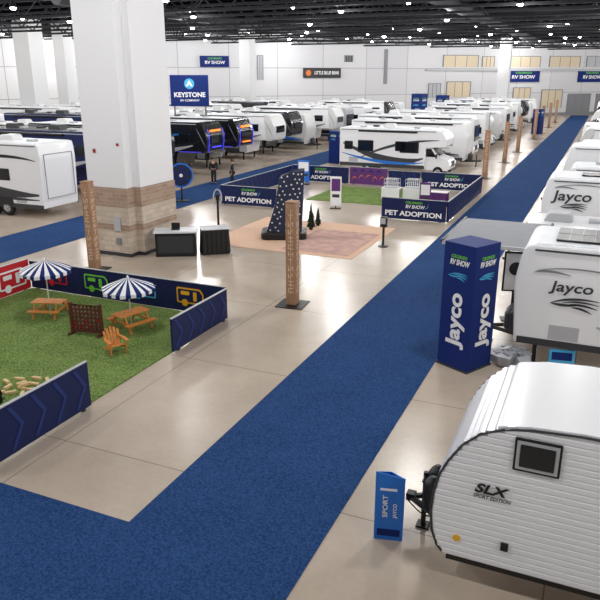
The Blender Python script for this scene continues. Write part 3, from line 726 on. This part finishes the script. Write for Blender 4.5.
# --- bespoke near trailer (siding geometry)
def slx():
    nose=[(-1.36,.46),(-1.5,.62),(-1.58,.85),(-1.61,1.15),(-1.59,1.45),(-1.53,1.75),(-1.42,2.0),(-1.25,2.28),(-1.02,2.5),(-.75,2.62),(-.4,2.69)]
    dense=[]
    for i in range(len(nose)-1):
        p,q=Vector(nose[i]),Vector(nose[i+1]); n=max(1,round((q-p).length/.04))
        for k_ in range(n):
            c=p.lerp(q,k_/n); d=(q-p).normalized(); nn=Vector((-d.y,d.x)); dense.append((c,nn))
    pts=[tuple(c) for c,nn in dense]
    prof=pts+[(-.4,2.69),(.2,2.73),(5.0,2.73),(5.3,2.55),(5.4,1.8),(5.3,.46)]
    t=thing('travel_trailer','nearest small white trailer with ribbed siding and rounded nose at lower right','recreational vehicle',(0,9.43,0))
    W=2.35;h=W/2
    MB().prism(prof[::-1],'y',-h+.01,h-.01).build('body',M['white'],t)
    # ribbed metal sheet wrapped round the nose: stepped laps
    mb=MB(); ds=[(c,nn) for c,nn in dense if .6<c.y<2.66]
    ring=[]
    for i,(c,nn) in enumerate(ds):
        k_=i%3; ring.append(c+nn*(.004 if k_==0 else .022 if k_==1 else .014))
    vs=[(c.x,y,c.y) for y in (-h+.02,h-.02) for c in ring]; n=len(ring)
    mb.add(vs,[(i,i+1,i+1+n,i+n) for i in range(n-1)]); mb.build('nose_cladding',M['ribm'],t)
    MB().prism([(-.8,2.6),(-.75,2.63),(-.4,2.695),(.2,2.735),(5.1,2.735),(5.1,2.75),(.2,2.755),(-.4,2.72),(-.77,2.655),(-.83,2.63)],'y',-h+.04,h-.04).build('roof_membrane',M['white'],t,smooth=True)
    def xr(z):
        xs=[]
        P=prof
        for i in range(len(P)):
            a,b_=P[i],P[(i+1)%len(P)]
            if (a[1]-z)*(b_[1]-z)<=0 and abs(a[1]-b_[1])>1e-6:
                xs.append(a[0]+(b_[0]-a[0])*(z-a[1])/(b_[1]-a[1]))
        return min(xs)+.03,max(xs)-.03
    for s in (-1,1):
        mb=MB(); z=.5; dz=.094
        while z+dz<2.68:
            a0,a1=xr(z+.001); b0,b1=xr(z+dz-.001); c0,c1=xr(z+dz*.55)
            y0=s*(h-.002); y1=s*(h+.01)
            vs=[(a0,y0,z),(a1,y0,z),(c1,y1,z+dz*.22),(c0,y1,z+dz*.22),(c1,y1,z+dz*.88),(c0,y1,z+dz*.88),(b1,y0,z+dz),(b0,y0,z+dz)]
            fs=[(0,1,2,3),(3,2,4,5),(5,4,6,7)]
            if s>0: fs=[f[::-1] for f in fs]
            mb.add(vs,fs); z+=dz
        mb.build('siding',M['white'],t)
        tr=MB(); path=[c for c,_ in dense[2:]]+[Vector((-.4,2.69)),Vector((.2,2.73)),Vector((5,2.73)),Vector((5.3,2.55)),Vector((5.4,1.8)),Vector((5.3,.46))]
        tr.path([(p.x,s*h,p.y) for p in path],.018,5)
        tr.build('edge_trim',M['dgrey'],t)
        B(-1.35,5.3,s*(h-.03)-.03,s*(h-.03)+.03,.42,.5).build('lower_trim',M['black'],t)
        wheel(t,2.9,s*(h-.1),.36,s)
        MB().prism(rnd([(2.4,.46),(3.4,.46),(3.25,.85),(2.55,.85)],.15),'y',s*h-.02,s*h+.05).build('fender',M['black'],t)
    window(t,-.55,-.03,2.13,2.54,-h-.012,-1,pale=True); window(t,1.4,2.4,1.7,2.3,-h-.012,-1); window(t,3.8,4.7,1.7,2.3,-h-.012,-1)
    window(t,1.4,2.4,1.7,2.3,h+.012,1)
    text('SLX',.19,M['black'],t,(-.84,-h-.03,1.7),face(0),width=.46,bold=.035,shear=.3)
    text('SPORT EDITION',.075,M['black'],t,(-.8,-h-.03,1.58),face(0),width=.5,bold=.02,shear=.2)
    MB().lathe([(.05,-h-.03),(.05,-h-.01)],(-1.22,0,.82),'y',14).build('sticker',M['yellow'],t)
    B(-.62,-.52,-h-.05,-h-.01,.82,.93).build('outlet_cover',M['black'],t)
    mb=MB()
    mb.tube((-1.1,-.75,.48),(-2.15,-.02,.48),.05,n=8).tube((-1.1,.75,.48),(-2.15,.02,.48),.05,n=8).box(-1.75,-1.4,-.35,.35,.46,.52)
    mb.build('tongue_frame',M['black'],t)
    MB().box(-2.24,-2.1,-.07,.07,.45,.57).build('coupler',M['black'],t)
    MB().tube((-1.95,0,0),(-1.95,0,1.0),.04,n=10).tube((-1.95,0,.95),(-1.95,-.22,.95),.015,n=6).box(-2.05,-1.85,-.1,.1,0,.03).build('tongue_jack',M['black'],t)
    for y in (-.17,.17): MB().lathe([(.1,.52),(.145,.56),(.145,.92),(.1,1.0),(.04,1.06)],(-1.8,y,0),n=16).build('propane_tank',M['black'],t,smooth=True)
    MB().path([(-2.22+.75*i/12,-.15+.1*i/12,.55-.28*sin(pi*i/12)) for i in range(13)],.012,5).build('safety_cable',M['black'],t)
    acunit(t,3.0,2.75); vent(t,1.4,2.75,0)
    return t
slx()
# blue triangular stand at its hitch
t=thing('floor_sign','bright blue three sided floor sign in front of the nearest trailer hitch','sign',(-2.4,8.97,0),R(14))
hs=[1.22,1.13,1.0]
for k,az in enumerate((0,R(120),R(240))):
    mt=Matrix.Rotation(az,4,'Z'); ha,hb=hs[k],hs[(k+1)%3]
    o=MB().prism([(-.22,0),(.22,0),(.22,hb),(-.22,ha)],'y',-.135,-.12,mt=mt).build('panel',M['blue'],t)
    text('SPORT',.11,M['paper'],o,mt@Vector((-.06,-.142,.62)),face(az,pi/2),width=.4,bold=.02)
    text('JAYCO',.08,M['paper'],o,mt@Vector((.09,-.142,.55)),face(az,pi/2),width=.26,bold=.02)
    B(-.15,.11,-.142,-.134,.9,.94,mt=mt).build('stripe',M['paper'],o)
    B(-.18,.18,-.142,-.134,.08,.2,mt=mt).build('stripe',M['tower'],o)

# --- second near trailer, lettered
def lettered(x,y,label,H=3.1,L=7.6,tw=1.0,ts=.36,tz=2.12,tx=1.35,acm='dgrey',birdsc=.55):
    a=-L/2
    t=coach('travel_trailer',rnd([(a+.12,.55,.1),(L/2,.55,.06),(L/2,H,.12),(a+.18,H,.22),(a,H*.7,.3)],.2),2.45,'white',H,wheels=(.4,1.25),wins=[(a+3.3,a+4.1,1.8,2.5),(L/2-1.9,L/2-1.1,1.8,2.4)],
      door=(a+2.5,a+3.2,.62,2.45,1),grafs=[((a+2.0,1.2),(a+2.6,1.0),(L/2-.3,2.0),.2)],gm='lgrey',gm2='dgrey',roofs=(a+3.3,),vents=(L/2-1,),tongue=a+.25,skirt=(a+.2,L/2-.05,.55,.72),acm=acm)
    text('Jayco',ts,M['dgrey'],t,(a+tx,-1.25,tz),face(0),width=tw,bold=.015,shear=.15)
    mb=birdmb(birdsc,-1.24); mb.v=[(p[0]+a+tx+.1,p[1],p[2]+tz-.48) for p in mb.v]; mb.build('bird_emblem',M['dgrey'],t)
    mb=MB(); band(mb,(a+.45,tz+.3),(a+.7,tz+.42),(a+1.3,tz+.3),.06,-1.245,-1.235); band(mb,(a+.5,tz+.35),(a+1.4,tz+.62),(a+3.0,tz+.3),.035,-1.245,-1.235); mb.build('accent_lines',M['grey'],t)
    B(a-.02,a+.15,-1.05,1.05,.7,1.25).build('rock_guard',M['dgrey'],t,bevel=.03)
    for s in (-1,1): B(a+.6,a+.7,s*1.0-.05,s*1.0+.05,0,.6).build('stabiliser_leg',M['black'],t)
    place(t,(x-a,y,0),0,label); return t
def solar(t,x0,y0,z,w=1.3,d=.85):
    o=B(x0,x0+w,y0,y0+d,z,z+.05).build('solar_panel',M['black'],t)
    mb=MB()
    for i in range(6): mb.box(x0+w*i/5-.01,x0+w*i/5+.01,y0,y0+d,z+.05,z+.056)
    mb.box(x0,x0+w,y0+d/2-.01,y0+d/2+.01,z+.05,z+.056)
    mb.build('cell_lines',M['grey'],o)
t=lettered(-1.65,18.2,'white trailer with bird emblem and grey lettering right of the blue tower')
solar(t,-2.95,-.75,3.13,1.45,1.5)
t=lettered(-2.1,30.3,'third white trailer along the right side, with bird emblem and lettering',tw=1.5,ts=.56,tz=2.4,tx=1.15,birdsc=.5)
solar(t,-2.4,-.5,3.13,1.4,1.0)
# low folding camper between them
t=thing('folding_camper','low white box camper between the two lettered white trailers','recreational vehicle',(0,25.8,0))
MB().prism(rnd([(-2.1,.5,.1),(3,.5,.1),(3,1.3,.1),(-2.1,1.3,.1)],.1),'y',-1.1,1.1).build('body',M['lgrey'],t,bevel=.04)
MB().prism(rnd([(-2.25,1.3,.05),(3.1,1.3,.05),(3.05,2.05,.1),(-2.2,2.05,.1)],.1),'y',-1.2,1.2).build('roof_shell',M['white'],t,bevel=.06)
for s in (-1,1):
    wheel(t,.8,s*1.05,.33,s); window(t,-1.5,-.4,1.5,1.85,s*1.2,s)
    B(-2.12,3,s*1.11-.01,s*1.11+.01,.6,.9).build('stripe',M['dgrey'],t)
MB().tube((-2.0,-.5,.45),(-3.0,0,.45),.05,n=6).tube((-2.0,.5,.45),(-3.0,0,.45),.05,n=6).tube((-2.8,0,0),(-2.8,0,.9),.04,n=8).build('tongue_frame',M['black'],t)
vent(t,0,2.05,0); acunit(t,-1.2,2.05,'lgrey')
# grey canopy beside it on black posts
t=thing('grey_canopy','flat grey fabric canopy on black posts behind the blue tower','canopy',(-2.65,21.5,.0))
mb=MB(); n=14
z=lambda y:2.42-.06*(y/1.8)**2
for i in range(n):
    y0=-1.8+3.6*i/n; y1=-1.8+3.6*(i+1)/n
    mb.add([(-1.38,y0,z(y0)),(1.38,y0,z(y0)),(1.38,y1,z(y1)),(-1.38,y1,z(y1)),(-1.38,y0,z(y0)-.02),(1.38,y0,z(y0)-.02),(1.38,y1,z(y1)-.02),(-1.38,y1,z(y1)-.02)],[(0,1,2,3),(4,7,6,5),(0,3,7,4),(1,5,6,2)])
mb.build('fabric',M['cloth'],t)
for sx in (-1,1): MB().tube((sx*1.4,-1.85,2.36),(sx*1.4,1.85,2.36),.05,n=8).build('edge_bar',M['black'],t)
MB().box(-1.4,1.4,-1.88,-1.8,2.26,2.36).build('valance',M['lgrey'],t)
for sx in (-.85,1):
    for sy in (-1,1):
        MB().tube((sx*1.4,sy*1.8,0.013),(sx*1.4,sy*1.8,2.36),.03,n=8).build('support_post',M['black'],t)
        if sx<0: MB().tube((sx*1.4,sy*1.8,2.1),(-1.4,sy*1.8,2.34),.025,n=6).build('brace',M['black'],t)
# black poster frame by the trailer
t=thing('poster_stand','black framed poster with round logo beside the lettered white trailer','sign',(-1.95,20.2,0),R(15))
B(-.35,.35,-.03,.03,.9,2.1).build('frame',M['black'],t); B(-.3,.3,-.04,-.028,.95,2.05).build('poster',M['offwhite'],t)
MB().lathe([(.2,-.05),(.2,-.042)],(0,0,1.6),'y',20).build('round_logo',M['black'],t); B(-.04,.04,-.03,.03,0,.9).build('stand_pole',M['black'],t); B(-.3,.3,-.2,.2,0,.03).build('foot',M['black'],t)
# small blue info stand near second trailer
x_,y_=gp(560,368)
t=thing('floor_sign','small light blue floor sign below the lettered white trailer','sign',(x_,y_,0),R(10))
for az in (0,pi): 
    mt=Matrix.Rotation(az,4,'Z')@Matrix.Translation((0,-.1,0))@Matrix.Rotation(R(-8),4,'X'); B(-.3,.3,0,.02,0,.5,mt=mt).build('panel',M['sky'],t); B(-.24,.24,-.006,0,.24,.44,mt=mt).build('print',M['tower'],t)
# crumpled silver cover heap at the tongue
t=MB()
for i in range(26):
    a=random.uniform(0,6.28); rr=random.uniform(0,.36); x=rr*cos(a);y=rr*sin(a);hh=.34*(1-rr)+.05
    mt=Matrix.Translation((x,y,0))@Matrix.Rotation(random.uniform(0,3),4,'Z')@Matrix.Rotation(random.uniform(-.5,.5),4,'X'); t.box(-.16,.16,-.1,.1,.02,hh,mt=mt)
tag(t.build('folded_cover',M['alu'],loc=(-1.5,16.8,.06)),'crumpled silver cover heaped on floor right of the blue tower','cover')

# --- prototypes and rows
protos={}
def pr(key,fn):
    if key not in protos: protos[key]=[fn(),False]
    p=protos[key]
    if not p[1]: p[1]=True; return p[0]
    return dup(p[0])
makers={
 'tt':lambda:travel(), 'tt2':lambda:travel(8.2,3.3,'offwhite',('blue','dgrey')), 'ttk':lambda:travel(7.6,3.1,'char',('lgrey','blue'),low='dgrey',roofm='offwhite'),
 'tt3':lambda:travel(6.6,2.95,'white',('red','dgrey'),low='dgrey'), 'ttb':lambda:travel(9.6,3.5,'white',('dgrey','black'),low=None,slide=(-1.5,1.2,.9,2.9)), 'th':lambda:hauler(),
 'fw':lambda:fifth(), 'fwk':lambda:fifth(10.5,3.8,'char',('lgrey','blue'),low='dgrey'), 'fwn':lambda:fifth(10.2,3.8,'navy',('lgrey','blue'),low='dgrey',roofm='dgrey',acm='dgrey'), 'fw2':lambda:fifth(9.6,3.8,'white',('grey','dring'),'offwhite',low='dgrey',slide=(-1,1.8,1.0,3.1)),
 'mc':lambda:motorc(), 'ma':lambda:motora(), 'mak':lambda:motora(10.5,3.6,'lgrey',('char','grey'))}
desc={'tt':'white travel trailer with grey swooshes','tt2':'off white trailer with blue swoosh','ttk':'charcoal travel trailer','tt3':'short white trailer with red swoosh','ttb':'tall white trailer with dark swooshes','th':'boxy white trailer with dark graphics',
 'fw':'white fifth wheel with dark nose','fwk':'black fifth wheel trailer','fwn':'navy fifth wheel with dark roof','fw2':'white fifth wheel with grey swoosh','mc':'white motorhome with cab','ma':'white bus style motorhome','mak':'grey bus style motorhome'}
length={'tt':7.4,'tt2':8.2,'ttk':7.6,'tt3':6.6,'ttb':9.6,'th':11,'fw':10,'fwk':10.5,'fwn':10.2,'fw2':9.6,'mc':8.3,'ma':10.5,'mak':10.5}
ordn=['first','second','third','fourth','fifth','sixth','seventh','eighth','ninth','tenth','eleventh','twelfth','thirteenth','fourteenth','fifteenth','sixteenth']
made={}
def row(items,xend,dirn,where,start=0,group=None):
    for i,it in enumerate(items):
        y,key,rot=it[:3]
        o=pr(key,makers[key]); L=length[key]
        x=xend+L/2 if dirn<0 else xend-L/2
        place(o,(x+(it[3] if len(it)>3 else 0),y,0),pi if rot else 0,(it[4] if len(it)>4 else desc[key]+', '+ordn[i+start]+' '+where),group)
        o['group']=group; made[(group,i)]=o
row([(35.4,'tt3',0),(39.8,'ttb',0,-.3),(44.4,'tt2',0),(49,'fw2',0),(53.8,'th',0),(58.6,'fw',0),(63.4,'ttb',0),(68.2,'tt',0),(73,'fw2',0),(79,'tt3',0),(85,'fw',0),(92,'tt2',0),(100,'th',0),(109,'ttb',0)],-1.6,-1,'in row right of the main aisle',2,'vehicles right of the main aisle')
row([(50.1,'mc',1,.35,'white motorhome with dark swooshes directly behind the pet pen'),(56.2,'ttb',1,.4),(61.5,'ma',1),(66.8,'fw',0),(71.6,'mc',1),(76.4,'tt2',1),(81.2,'ma',1),(86,'fw2',1),(91,'th',1),(96,'mc',1),(101,'fw',1),(107,'tt',1),(114,'ttb',1)],-10.3,1,'in the centre block behind the pet pen',0,'vehicles in the centre block')
row([(27.4,'th',1,0,'big boxy white trailer at left edge beyond the second blue aisle'),(33.6,'fwn',1,-.9),(38.6,'fwk',1,-1.2),(43.6,'fwk',1,-.2,'nearer black fifth wheel with glowing nose right of the huge pillar'),(48.2,'fwk',1,-.2,'farther black fifth wheel with glowing nose right of the huge pillar'),(54,'fw2',1,0),(59,'fwk',1,-.6),(63.8,'tt2',1,-1.2),(68.6,'fw2',1),(73.4,'mak',1,-.6),(78.2,'ma',1),(83,'tt3',1),(88,'fw',1),(93,'ttb',1)],-25.6,1,'in row left of the second aisle',0,'vehicles left of the second aisle')
row([(34,'fw2',1),(38.6,'ttk',1),(43.2,'tt2',1),(47.8,'fwn',1),(53.6,'fw',1),(57.9,'th',1),(62.4,'ma',1),(66.9,'ttk',1),(71.4,'fw2',1),(76,'tt',1),(80.6,'fwk',1),(85.2,'fw2',1),(90,'tt',1)],-39,1,'in second row from the left aisle',0,'vehicles in second row from left aisle')
row([(44,'fw2',1),(48.6,'ttb',1),(53.2,'ttk',1),(57.8,'fw2',1),(62.4,'tt2',1),(67,'ma',1),(71.6,'ttb',1),(76,'tt3',1)],-51.5,1,'in third row from the left aisle',0,'vehicles in third row from left aisle')
# glowing strips on the noses of the two black fifth wheels
a=-5.25
for ii in (3,4):
    o=made[('vehicles left of the second aisle',ii)]
    for s in (-1,1):
        MB().path([(a+.08,s*1.03,3.35),(a-.1,s*1.03,2.9),(a-.02,s*1.03,2.2),(a+.05,s*1.0,1.72)],.025).build('blue_light_strip',M['glow'],o)
        MB().path([(a+.5,s*1.3,1.76),(a+2.4,s*1.3,1.74)],.02).build('blue_light_strip',M['glow'],o)
    B(a+.0,a+.12,-.7,.7,3.16,3.28).build('amber_light_panel',M['glowo'],o)
    B(a-.1,a+.0,-.6,.6,2.04,2.12).build('amber_light_panel',M['glowo' if ii==4 else 'glow'],o)

# ------------------------------------------------------------ counters by the pillar
def drape(x,y,w,d,h,rz,name,label,m,topm):
    t=thing(name,label,'table',(x,y,0),rz); mb=MB(); N=96; ring=[]
    per=2*(w+d)
    def pt(s):
        s%=per
        if s<w: return (-w/2+s,-d/2,0,-1)
        s-=w
        if s<d: return (w/2,-d/2+s,1,0)
        s-=d
        if s<w: return (w/2-s,d/2,0,1)
        s-=w; return (-w/2,d/2-s,-1,0)
    for lv in (0,1):
        for i in range(N):
            px,py,nx,ny=pt(per*i/N); q=(.04+.03*sin(i*1.3)) if lv==0 else 0
            ring.append((px+nx*q,py+ny*q,.02 if lv==0 else h-.02))
    mb.add(ring,[(i,(i+1)%N,(i+1)%N+N,i+N) for i in range(N)])
    mb.build('table_skirt',M[m],t,smooth=True)
    B(-w/2-.03,w/2+.03,-d/2-.03,d/2+.03,h-.03,h).build('tabletop',M[topm],t,bevel=.01)
    return t
t=thing('display_counter','black counter with light grey top against the huge pillar','table',(-15.55,22.8,0),R(28))
B(-.8,.8,-.4,.4,0,.97).build('cabinet',M['black'],t,bevel=.02); B(-.86,.86,-.46,.46,.97,1.04).build('countertop',M['roofw'],t,bevel=.01)
B(-.7,.7,-.415,-.4,.15,.85).build('front_panel',M['dgrey'],t)
drape(-14.3,23.75,1.1,.8,1.05,R(38),'draped_counter','black cloth draped counter right of the grey topped one','black','lgrey')
B_=thing('laptop','open dark laptop on the grey topped counter','laptop',(-15.55,22.8,1.04),R(28)); B(-.17,.17,-.12,.12,0,.02).build('keyboard_base',M['dgrey'],B_); B(-.17,.17,.11,.125,.02,.26).build('screen',M['black'],B_)
t=thing('ring_light_stand','slim dark stand with small oval ring light behind the counters','lamp',(-14.95,25.2,.014),R(30))
MB().path([(.17*cos(2*pi*i/24),0,2.0+.34*sin(2*pi*i/24)) for i in range(25)],.03,8).build('ring',M['lgrey'],t,smooth=True)
B(-.08,.08,-.02,.02,1.88,2.12).build('tablet_face',M['black'],t)
MB().tube((0,0,.03),(0,0,1.9),.05,n=8).build('pole',M['black'],t); MB().lathe([(.3,0),(.3,.03),(.05,.05)],n=20).build('base',M['black'],t)

# starry display and trees
def star(cx,cz,r): return [(cx+(r if i%2==0 else r*.42)*sin(i*pi/5),cz+(r if i%2==0 else r*.42)*cos(i*pi/5)) for i in range(10)]
t=thing('starry_display','tall angular navy form covered in white stars on tan carpet','display',(-12.75,27.5,.024),R(24))
lower=[Vector(p) for p in [(-.9,-.35,0.3),(-.2,-.6,0.3),(.65,-.4,0.3),(.7,.4,0.3),(-.1,.55,0.3),(-.85,.3,0.3)]]
mid=[Vector(p) for p in [(-.5,-.3,1.5),(-.05,-.48,1.4),(.7,-.34,1.55),(.75,.25,1.6),(.1,.4,1.5),(-.45,.2,1.5)]]
upper=[Vector(p) for p in [(-.3,-.2,2.7),(.2,-.38,2.95),(.8,-.25,3.0),(.8,.15,3.05),(.3,.28,3.0),(-.25,.15,2.75)]]
rings=[lower,mid,upper]; n=6
mb=MB(); vs=[v for rg in rings for v in rg]
mb.add(vs,[(k*n+i,k*n+(i+1)%n,(k+1)*n+(i+1)%n,(k+1)*n+i) for k in range(2) for i in range(n)]+[list(range(2*n,3*n))])
sb=mb.build('draped_cloth',M['navyd'],t)
MB().prism(rnd([(-1.15,-.75),(.9,-.75),(.9,.65),(-1.15,.65)],.3),'z',0,.31).build('black_base',M['black'],t,bevel=.06)
mb=MB()
for k in range(2):
    for i in range(n):
        A,B2,C2,D2=rings[k][i],rings[k][(i+1)%n],rings[k+1][(i+1)%n],rings[k+1][i]
        w_=((B2-A).length+(C2-D2).length)/2; nc=max(1,int(w_/.21)); nr=7
        for rI in range(nr):
            for cI in range(nc+1 if rI%2 else nc):
                u=(cI+(.5 if rI%2==0 else .0))/nc+random.uniform(-.05,.05); v=(rI+.5)/nr+random.uniform(-.03,.03)
                if u<.08 or u>.92: continue
                p=A.lerp(B2,u).lerp(D2.lerp(C2,u),v); nn=(B2-A).cross(D2-A).normalized(); tx=(B2-A).normalized(); up=nn.cross(tx)
                pts=[p+nn*.03+tx*sx+up*sz for sx,sz in star(0,0,.055)]
                mb.add([p+nn*.035]+pts,[(0,q_+1,(q_+1)%10+1) for q_ in range(10)])
mb.build('stars',M['paper'],sb)
for (px,py,h,lab) in [(311,230,1.15,'dark conifer right of the starry display'),(318,226,.8,'smallest dark conifer right of the starry display')]:
    x,y=gp(px,py); conifer(x,y,h*1.1,lab,.024)
# sanitizer stand
t=thing('dispenser_stand','slim black dispenser stand on the concrete left of the main aisle','stand',(-8.2,27.5,0))
MB().lathe([(.22,0),(.22,.03),(.05,.06)],n=20).build('base',M['black'],t); MB().tube((0,0,.04),(0,0,1.0),.05,n=10).build('pole',M['black'],t)
B(-.14,.14,-.1,.1,.85,1.3).build('dispenser',M['black'],t,bevel=.03); B(-.1,.1,-.105,-.1,1.0,1.25).build('front_label',M['lgrey'],t)

# pen contents
for i,(x,y) in enumerate([(-11.1,38.6),(-9.9,38.9)]):
    t=thing('folding_table','white topped table at the %s of the pair in pet pen'%(['left','right'][i]),'table',(x,y,.03))
    B(-.55,.55,-.35,.35,.7,.74).build('tabletop',M['paper'],t)
    for sx in (-1,1):
        for sy in (-1,1): MB().tube((sx*.48,sy*.3,0),(sx*.48,sy*.3,.7),.02,n=6).build('leg',M['grey'],t)
    B(-.54,.54,-.345,-.335,.1,.7).build('front_banner',M['paper'],t)
    c=thing('wire_cage','white wire pet cage on the %s table in pet pen'%(['left','right'][i]),'cage',(x,y,.77))
    mb=MB()
    for k_ in range(8):
        xx=-.4+.8*k_/7
        for yy in (-.28,.28): mb.tube((xx,yy,0),(xx,yy,.5),.012,n=4)
        mb.tube((xx,-.28,.5),(xx,.28,.5),.012,n=4)
    for zz in (0.01,.25,.5):
        for yy in (-.28,.28): mb.tube((-.4,yy,zz),(.4,yy,zz),.012,n=4)
        for xx in (-.4,.4): mb.tube((xx,-.28,zz),(xx,.28,zz),.012,n=4)
    mb.build('wire_frame',M['paper'],c); B(-.41,.41,-.29,.29,0,.05).build('tray',M['lgrey'],c)
drape(-8.3,38.0,1.2,.6,.8,0,'draped_table','purple draped table inside the pet pen near main aisle','purple','paper')
def poster(x,y,w,h,rz,label,m,m2,z=0):
    t=thing('poster_stand',label,'sign',(x,y,z),rz)
    B(-w/2,w/2,-.02,.02,.15,h).build('poster',M[m],t); B(-w/2+.06,w/2-.06,-.03,-.02,h*.55,h-.12).build('picture',M[m2],t)
    B(-w/2+.1,w/2-.1,-.03,-.02,h*.35,h*.45).build('picture',M['dgrey'],t)
    B(-w/2,w/2,-.2,.2,0,.04).build('foot',M['black'],t); B(-.03,.03,-.03,.03,.04,.15).build('foot_stem',M['black'],t)
poster(-13.2,34.9,.6,1.75,R(15),'white upright poster with purple picture at the pet pen entrance','paper','purple')
poster(-8.6,36.4,.6,1.5,R(10),'purple upright poster in front of the pet pen tables','purple','paper')
poster(-18.3,42.2,.8,1.6,R(10),'blue upright poster at the back left of pet pen','blue','paper')
# prize wheel
t=thing('prize_wheel','round blue and black prize wheel on a stand beside the second aisle','wheel',(-22.2,33.4,.012),R(35))
MB().tube((0,0,.03),(0,0,1.3),.05,n=8).build('pole',M['black'],t); B(-.4,.4,-.3,.3,0,.04).build('foot',M['black'],t)
mb=MB(); N=16
for i in range(N):
    a0=2*pi*i/N;a1=2*pi*(i+1)/N
    mb.prism([(0,1.5),(.62*cos(a0),1.5+.62*sin(a0)),(.62*cos(a1),1.5+.62*sin(a1))],'y',-.1,-.06,mi=i%2)
mb.build('disc',[M['tower'],M['black']],t); MB().lathe([(.1,-.14),(.1,-.1)],(0,0,1.5),'y',14).build('hub',M['paper'],t)
MB().path([(.66*cos(2*pi*i/28),-.08,1.5+.66*sin(2*pi*i/28)) for i in range(29)],.05,6).build('blue_rim',M['blue'],t)

# ------------------------------------------------------------ people
def skinmesh(name,verts,edges,rad,m,parent,sub=1):
    me=bpy.data.meshes.new(name); me.from_pydata(verts,edges,[]); o=bpy.data.objects.new(name,me); C.objects.link(o)
    sk=o.modifiers.new('s','SKIN'); sk.use_smooth_shade=True
    for i,r in enumerate(rad): me.skin_vertices[0].data[i].radius=(r,r) if not isinstance(r,tuple) else r
    me.skin_vertices[0].data[0].use_root=True
    sb=o.modifiers.new('u','SUBSURF'); sb.levels=sub; sb.render_levels=sub
    bpy.context.view_layer.update(); dg=bpy.context.evaluated_depsgraph_get()
    me2=bpy.data.meshes.new_from_object(o.evaluated_get(dg)); bpy.data.objects.remove(o)
    me2.materials.clear(); me2.materials.append(m); me2.name=name
    o=bpy.data.objects.new(name,me2); C.objects.link(o); o.parent=parent; return o
def person(x,y,rz,label,jm,step=.12):
    t=thing('person',label,'person',(x,y,.012),rz)
    V=[(0,0,.95),(0,0,1.15),(0,0,1.36),(0,.0,1.48),(0,-.01,1.56),(0,-.02,1.64),(0,-.01,1.70)]; r=[(.15,.11),(.13,.1),(.16,.11),.055,.07,.092,.075]; E=[(i,i+1) for i in range(6)]
    def add(p,rr,par): V.append(p); r.append(rr); E.append((par,len(V)-1)); return len(V)-1
    arms=[];legs=[]
    for s in (-1,1):
        sh=add((s*.19,0,1.42),.062,2); el=add((s*.25,.03,1.14),.046,sh); wr=add((s*.25,-.07,.91),.028,el); hd=add((s*.25,-.1,.85),(.036,.022),wr)
        for k_,(dx,dl) in enumerate([(-.03,.07),(-.01,.085),(.01,.08),(.028,.06)]):
            f=add((s*.25+dx*.3,-.1+dx,.81),.009,hd); add((s*.25+dx*.3,-.115+dx,.81-dl*.8),.008,f)
        th=add((s*.23,-.135,.85),.01,hd); add((s*.225,-.16,.82),.009,th)
        arms.append((sh,el,wr))
        st=step*s
        hp=add((s*.09,0,.9),.088,0); kn=add((s*.1,-.03-st*.5,.5),.06,hp); an=add((s*.1,.02-st,.09),.042,kn); add((s*.11,-.14-st,.035),.036,an)
        legs.append((hp,kn,an))
    skinmesh('body',V,E,r,M['skin'],t)
    g=lambda q,k_:(q[0]+k_,q[1]+k_) if isinstance(q,tuple) else q+k_
    jv=[V[0],V[1],V[2],(0,0,1.46)]; jr=[g(r[0],.025),g(r[1],.03),g(r[2],.025),.08]; je=[(0,1),(1,2),(2,3)]
    for sh,el,wr in arms:
        b0=len(jv); jv+=[V[sh],V[el],V[wr]]; jr+=[r[sh]+.018,r[el]+.02,r[wr]+.02]; je+=[(2,b0),(b0,b0+1),(b0+1,b0+2)]
    skinmesh('jacket',jv,je,jr,jm,t)
    tv=[V[0]];trr=[(.16,.125)];te=[]
    for hp,kn,an in legs:
        b0=len(tv); tv+=[V[hp],V[kn],V[an]]; trr+=[r[hp]+.02,r[kn]+.025,r[an]+.03]; te+=[(0,b0),(b0,b0+1),(b0+1,b0+2)]
    skinmesh('trousers',tv,te,trr,M['jeans'],t)
    for s in (-1,1):
        st=step*s; MB().prism(rnd([(s*.11-.05,.08-st),(s*.11+.05,.08-st),(s*.12+.055,-.2-st),(s*.12-.055,-.2-st)],.04),'z',0,.085).build('shoe',M['black'],t,bevel=.02)
        MB().lathe([(.004,-.02),(.012,-.01),(.014,0)],(s*.034,-.1,1.65),'y',8).build('eye',M['black'],t)
    MB().tube((0,-.1,1.655),(0,-.13,1.62),.008,.016,n=6).build('nose',M['skin'],t)
    B(-.025,.025,-.108,-.098,1.585,1.592).build('mouth',M['red'],t)
    mb=MB(); mb.lathe([(.098,1.6),(.108,1.66),(.1,1.72),(.07,1.765),(.02,1.785)],(0,.018,0),n=16); mb.build('hair',M['hair'],t,smooth=True)
person(-23.9,39.9,R(30),'person in black jacket standing on second aisle, left of the pair',M['jacket'],.05)
person(-22.3,39.6,R(-50),'person in dark jacket walking on second aisle, right of the pair',M['jacket2'])

# ------------------------------------------------------------ world + camera
w=bpy.data.worlds.new('hall_ambient'); S.world=w; w.use_nodes=True
w.node_tree.nodes['Background'].inputs[0].default_value=(.96,.97,1,1); w.node_tree.nodes['Background'].inputs[1].default_value=.46
cd=bpy.data.cameras.new('camera'); cam=bpy.data.objects.new('camera',cd); C.objects.link(cam)
cd.sensor_width=36; cd.lens=36*680/600; cd.clip_end=500
cam.location=(0,0,7); cam.rotation_euler=(R(90-18.31),0,TH)
S.camera=cam
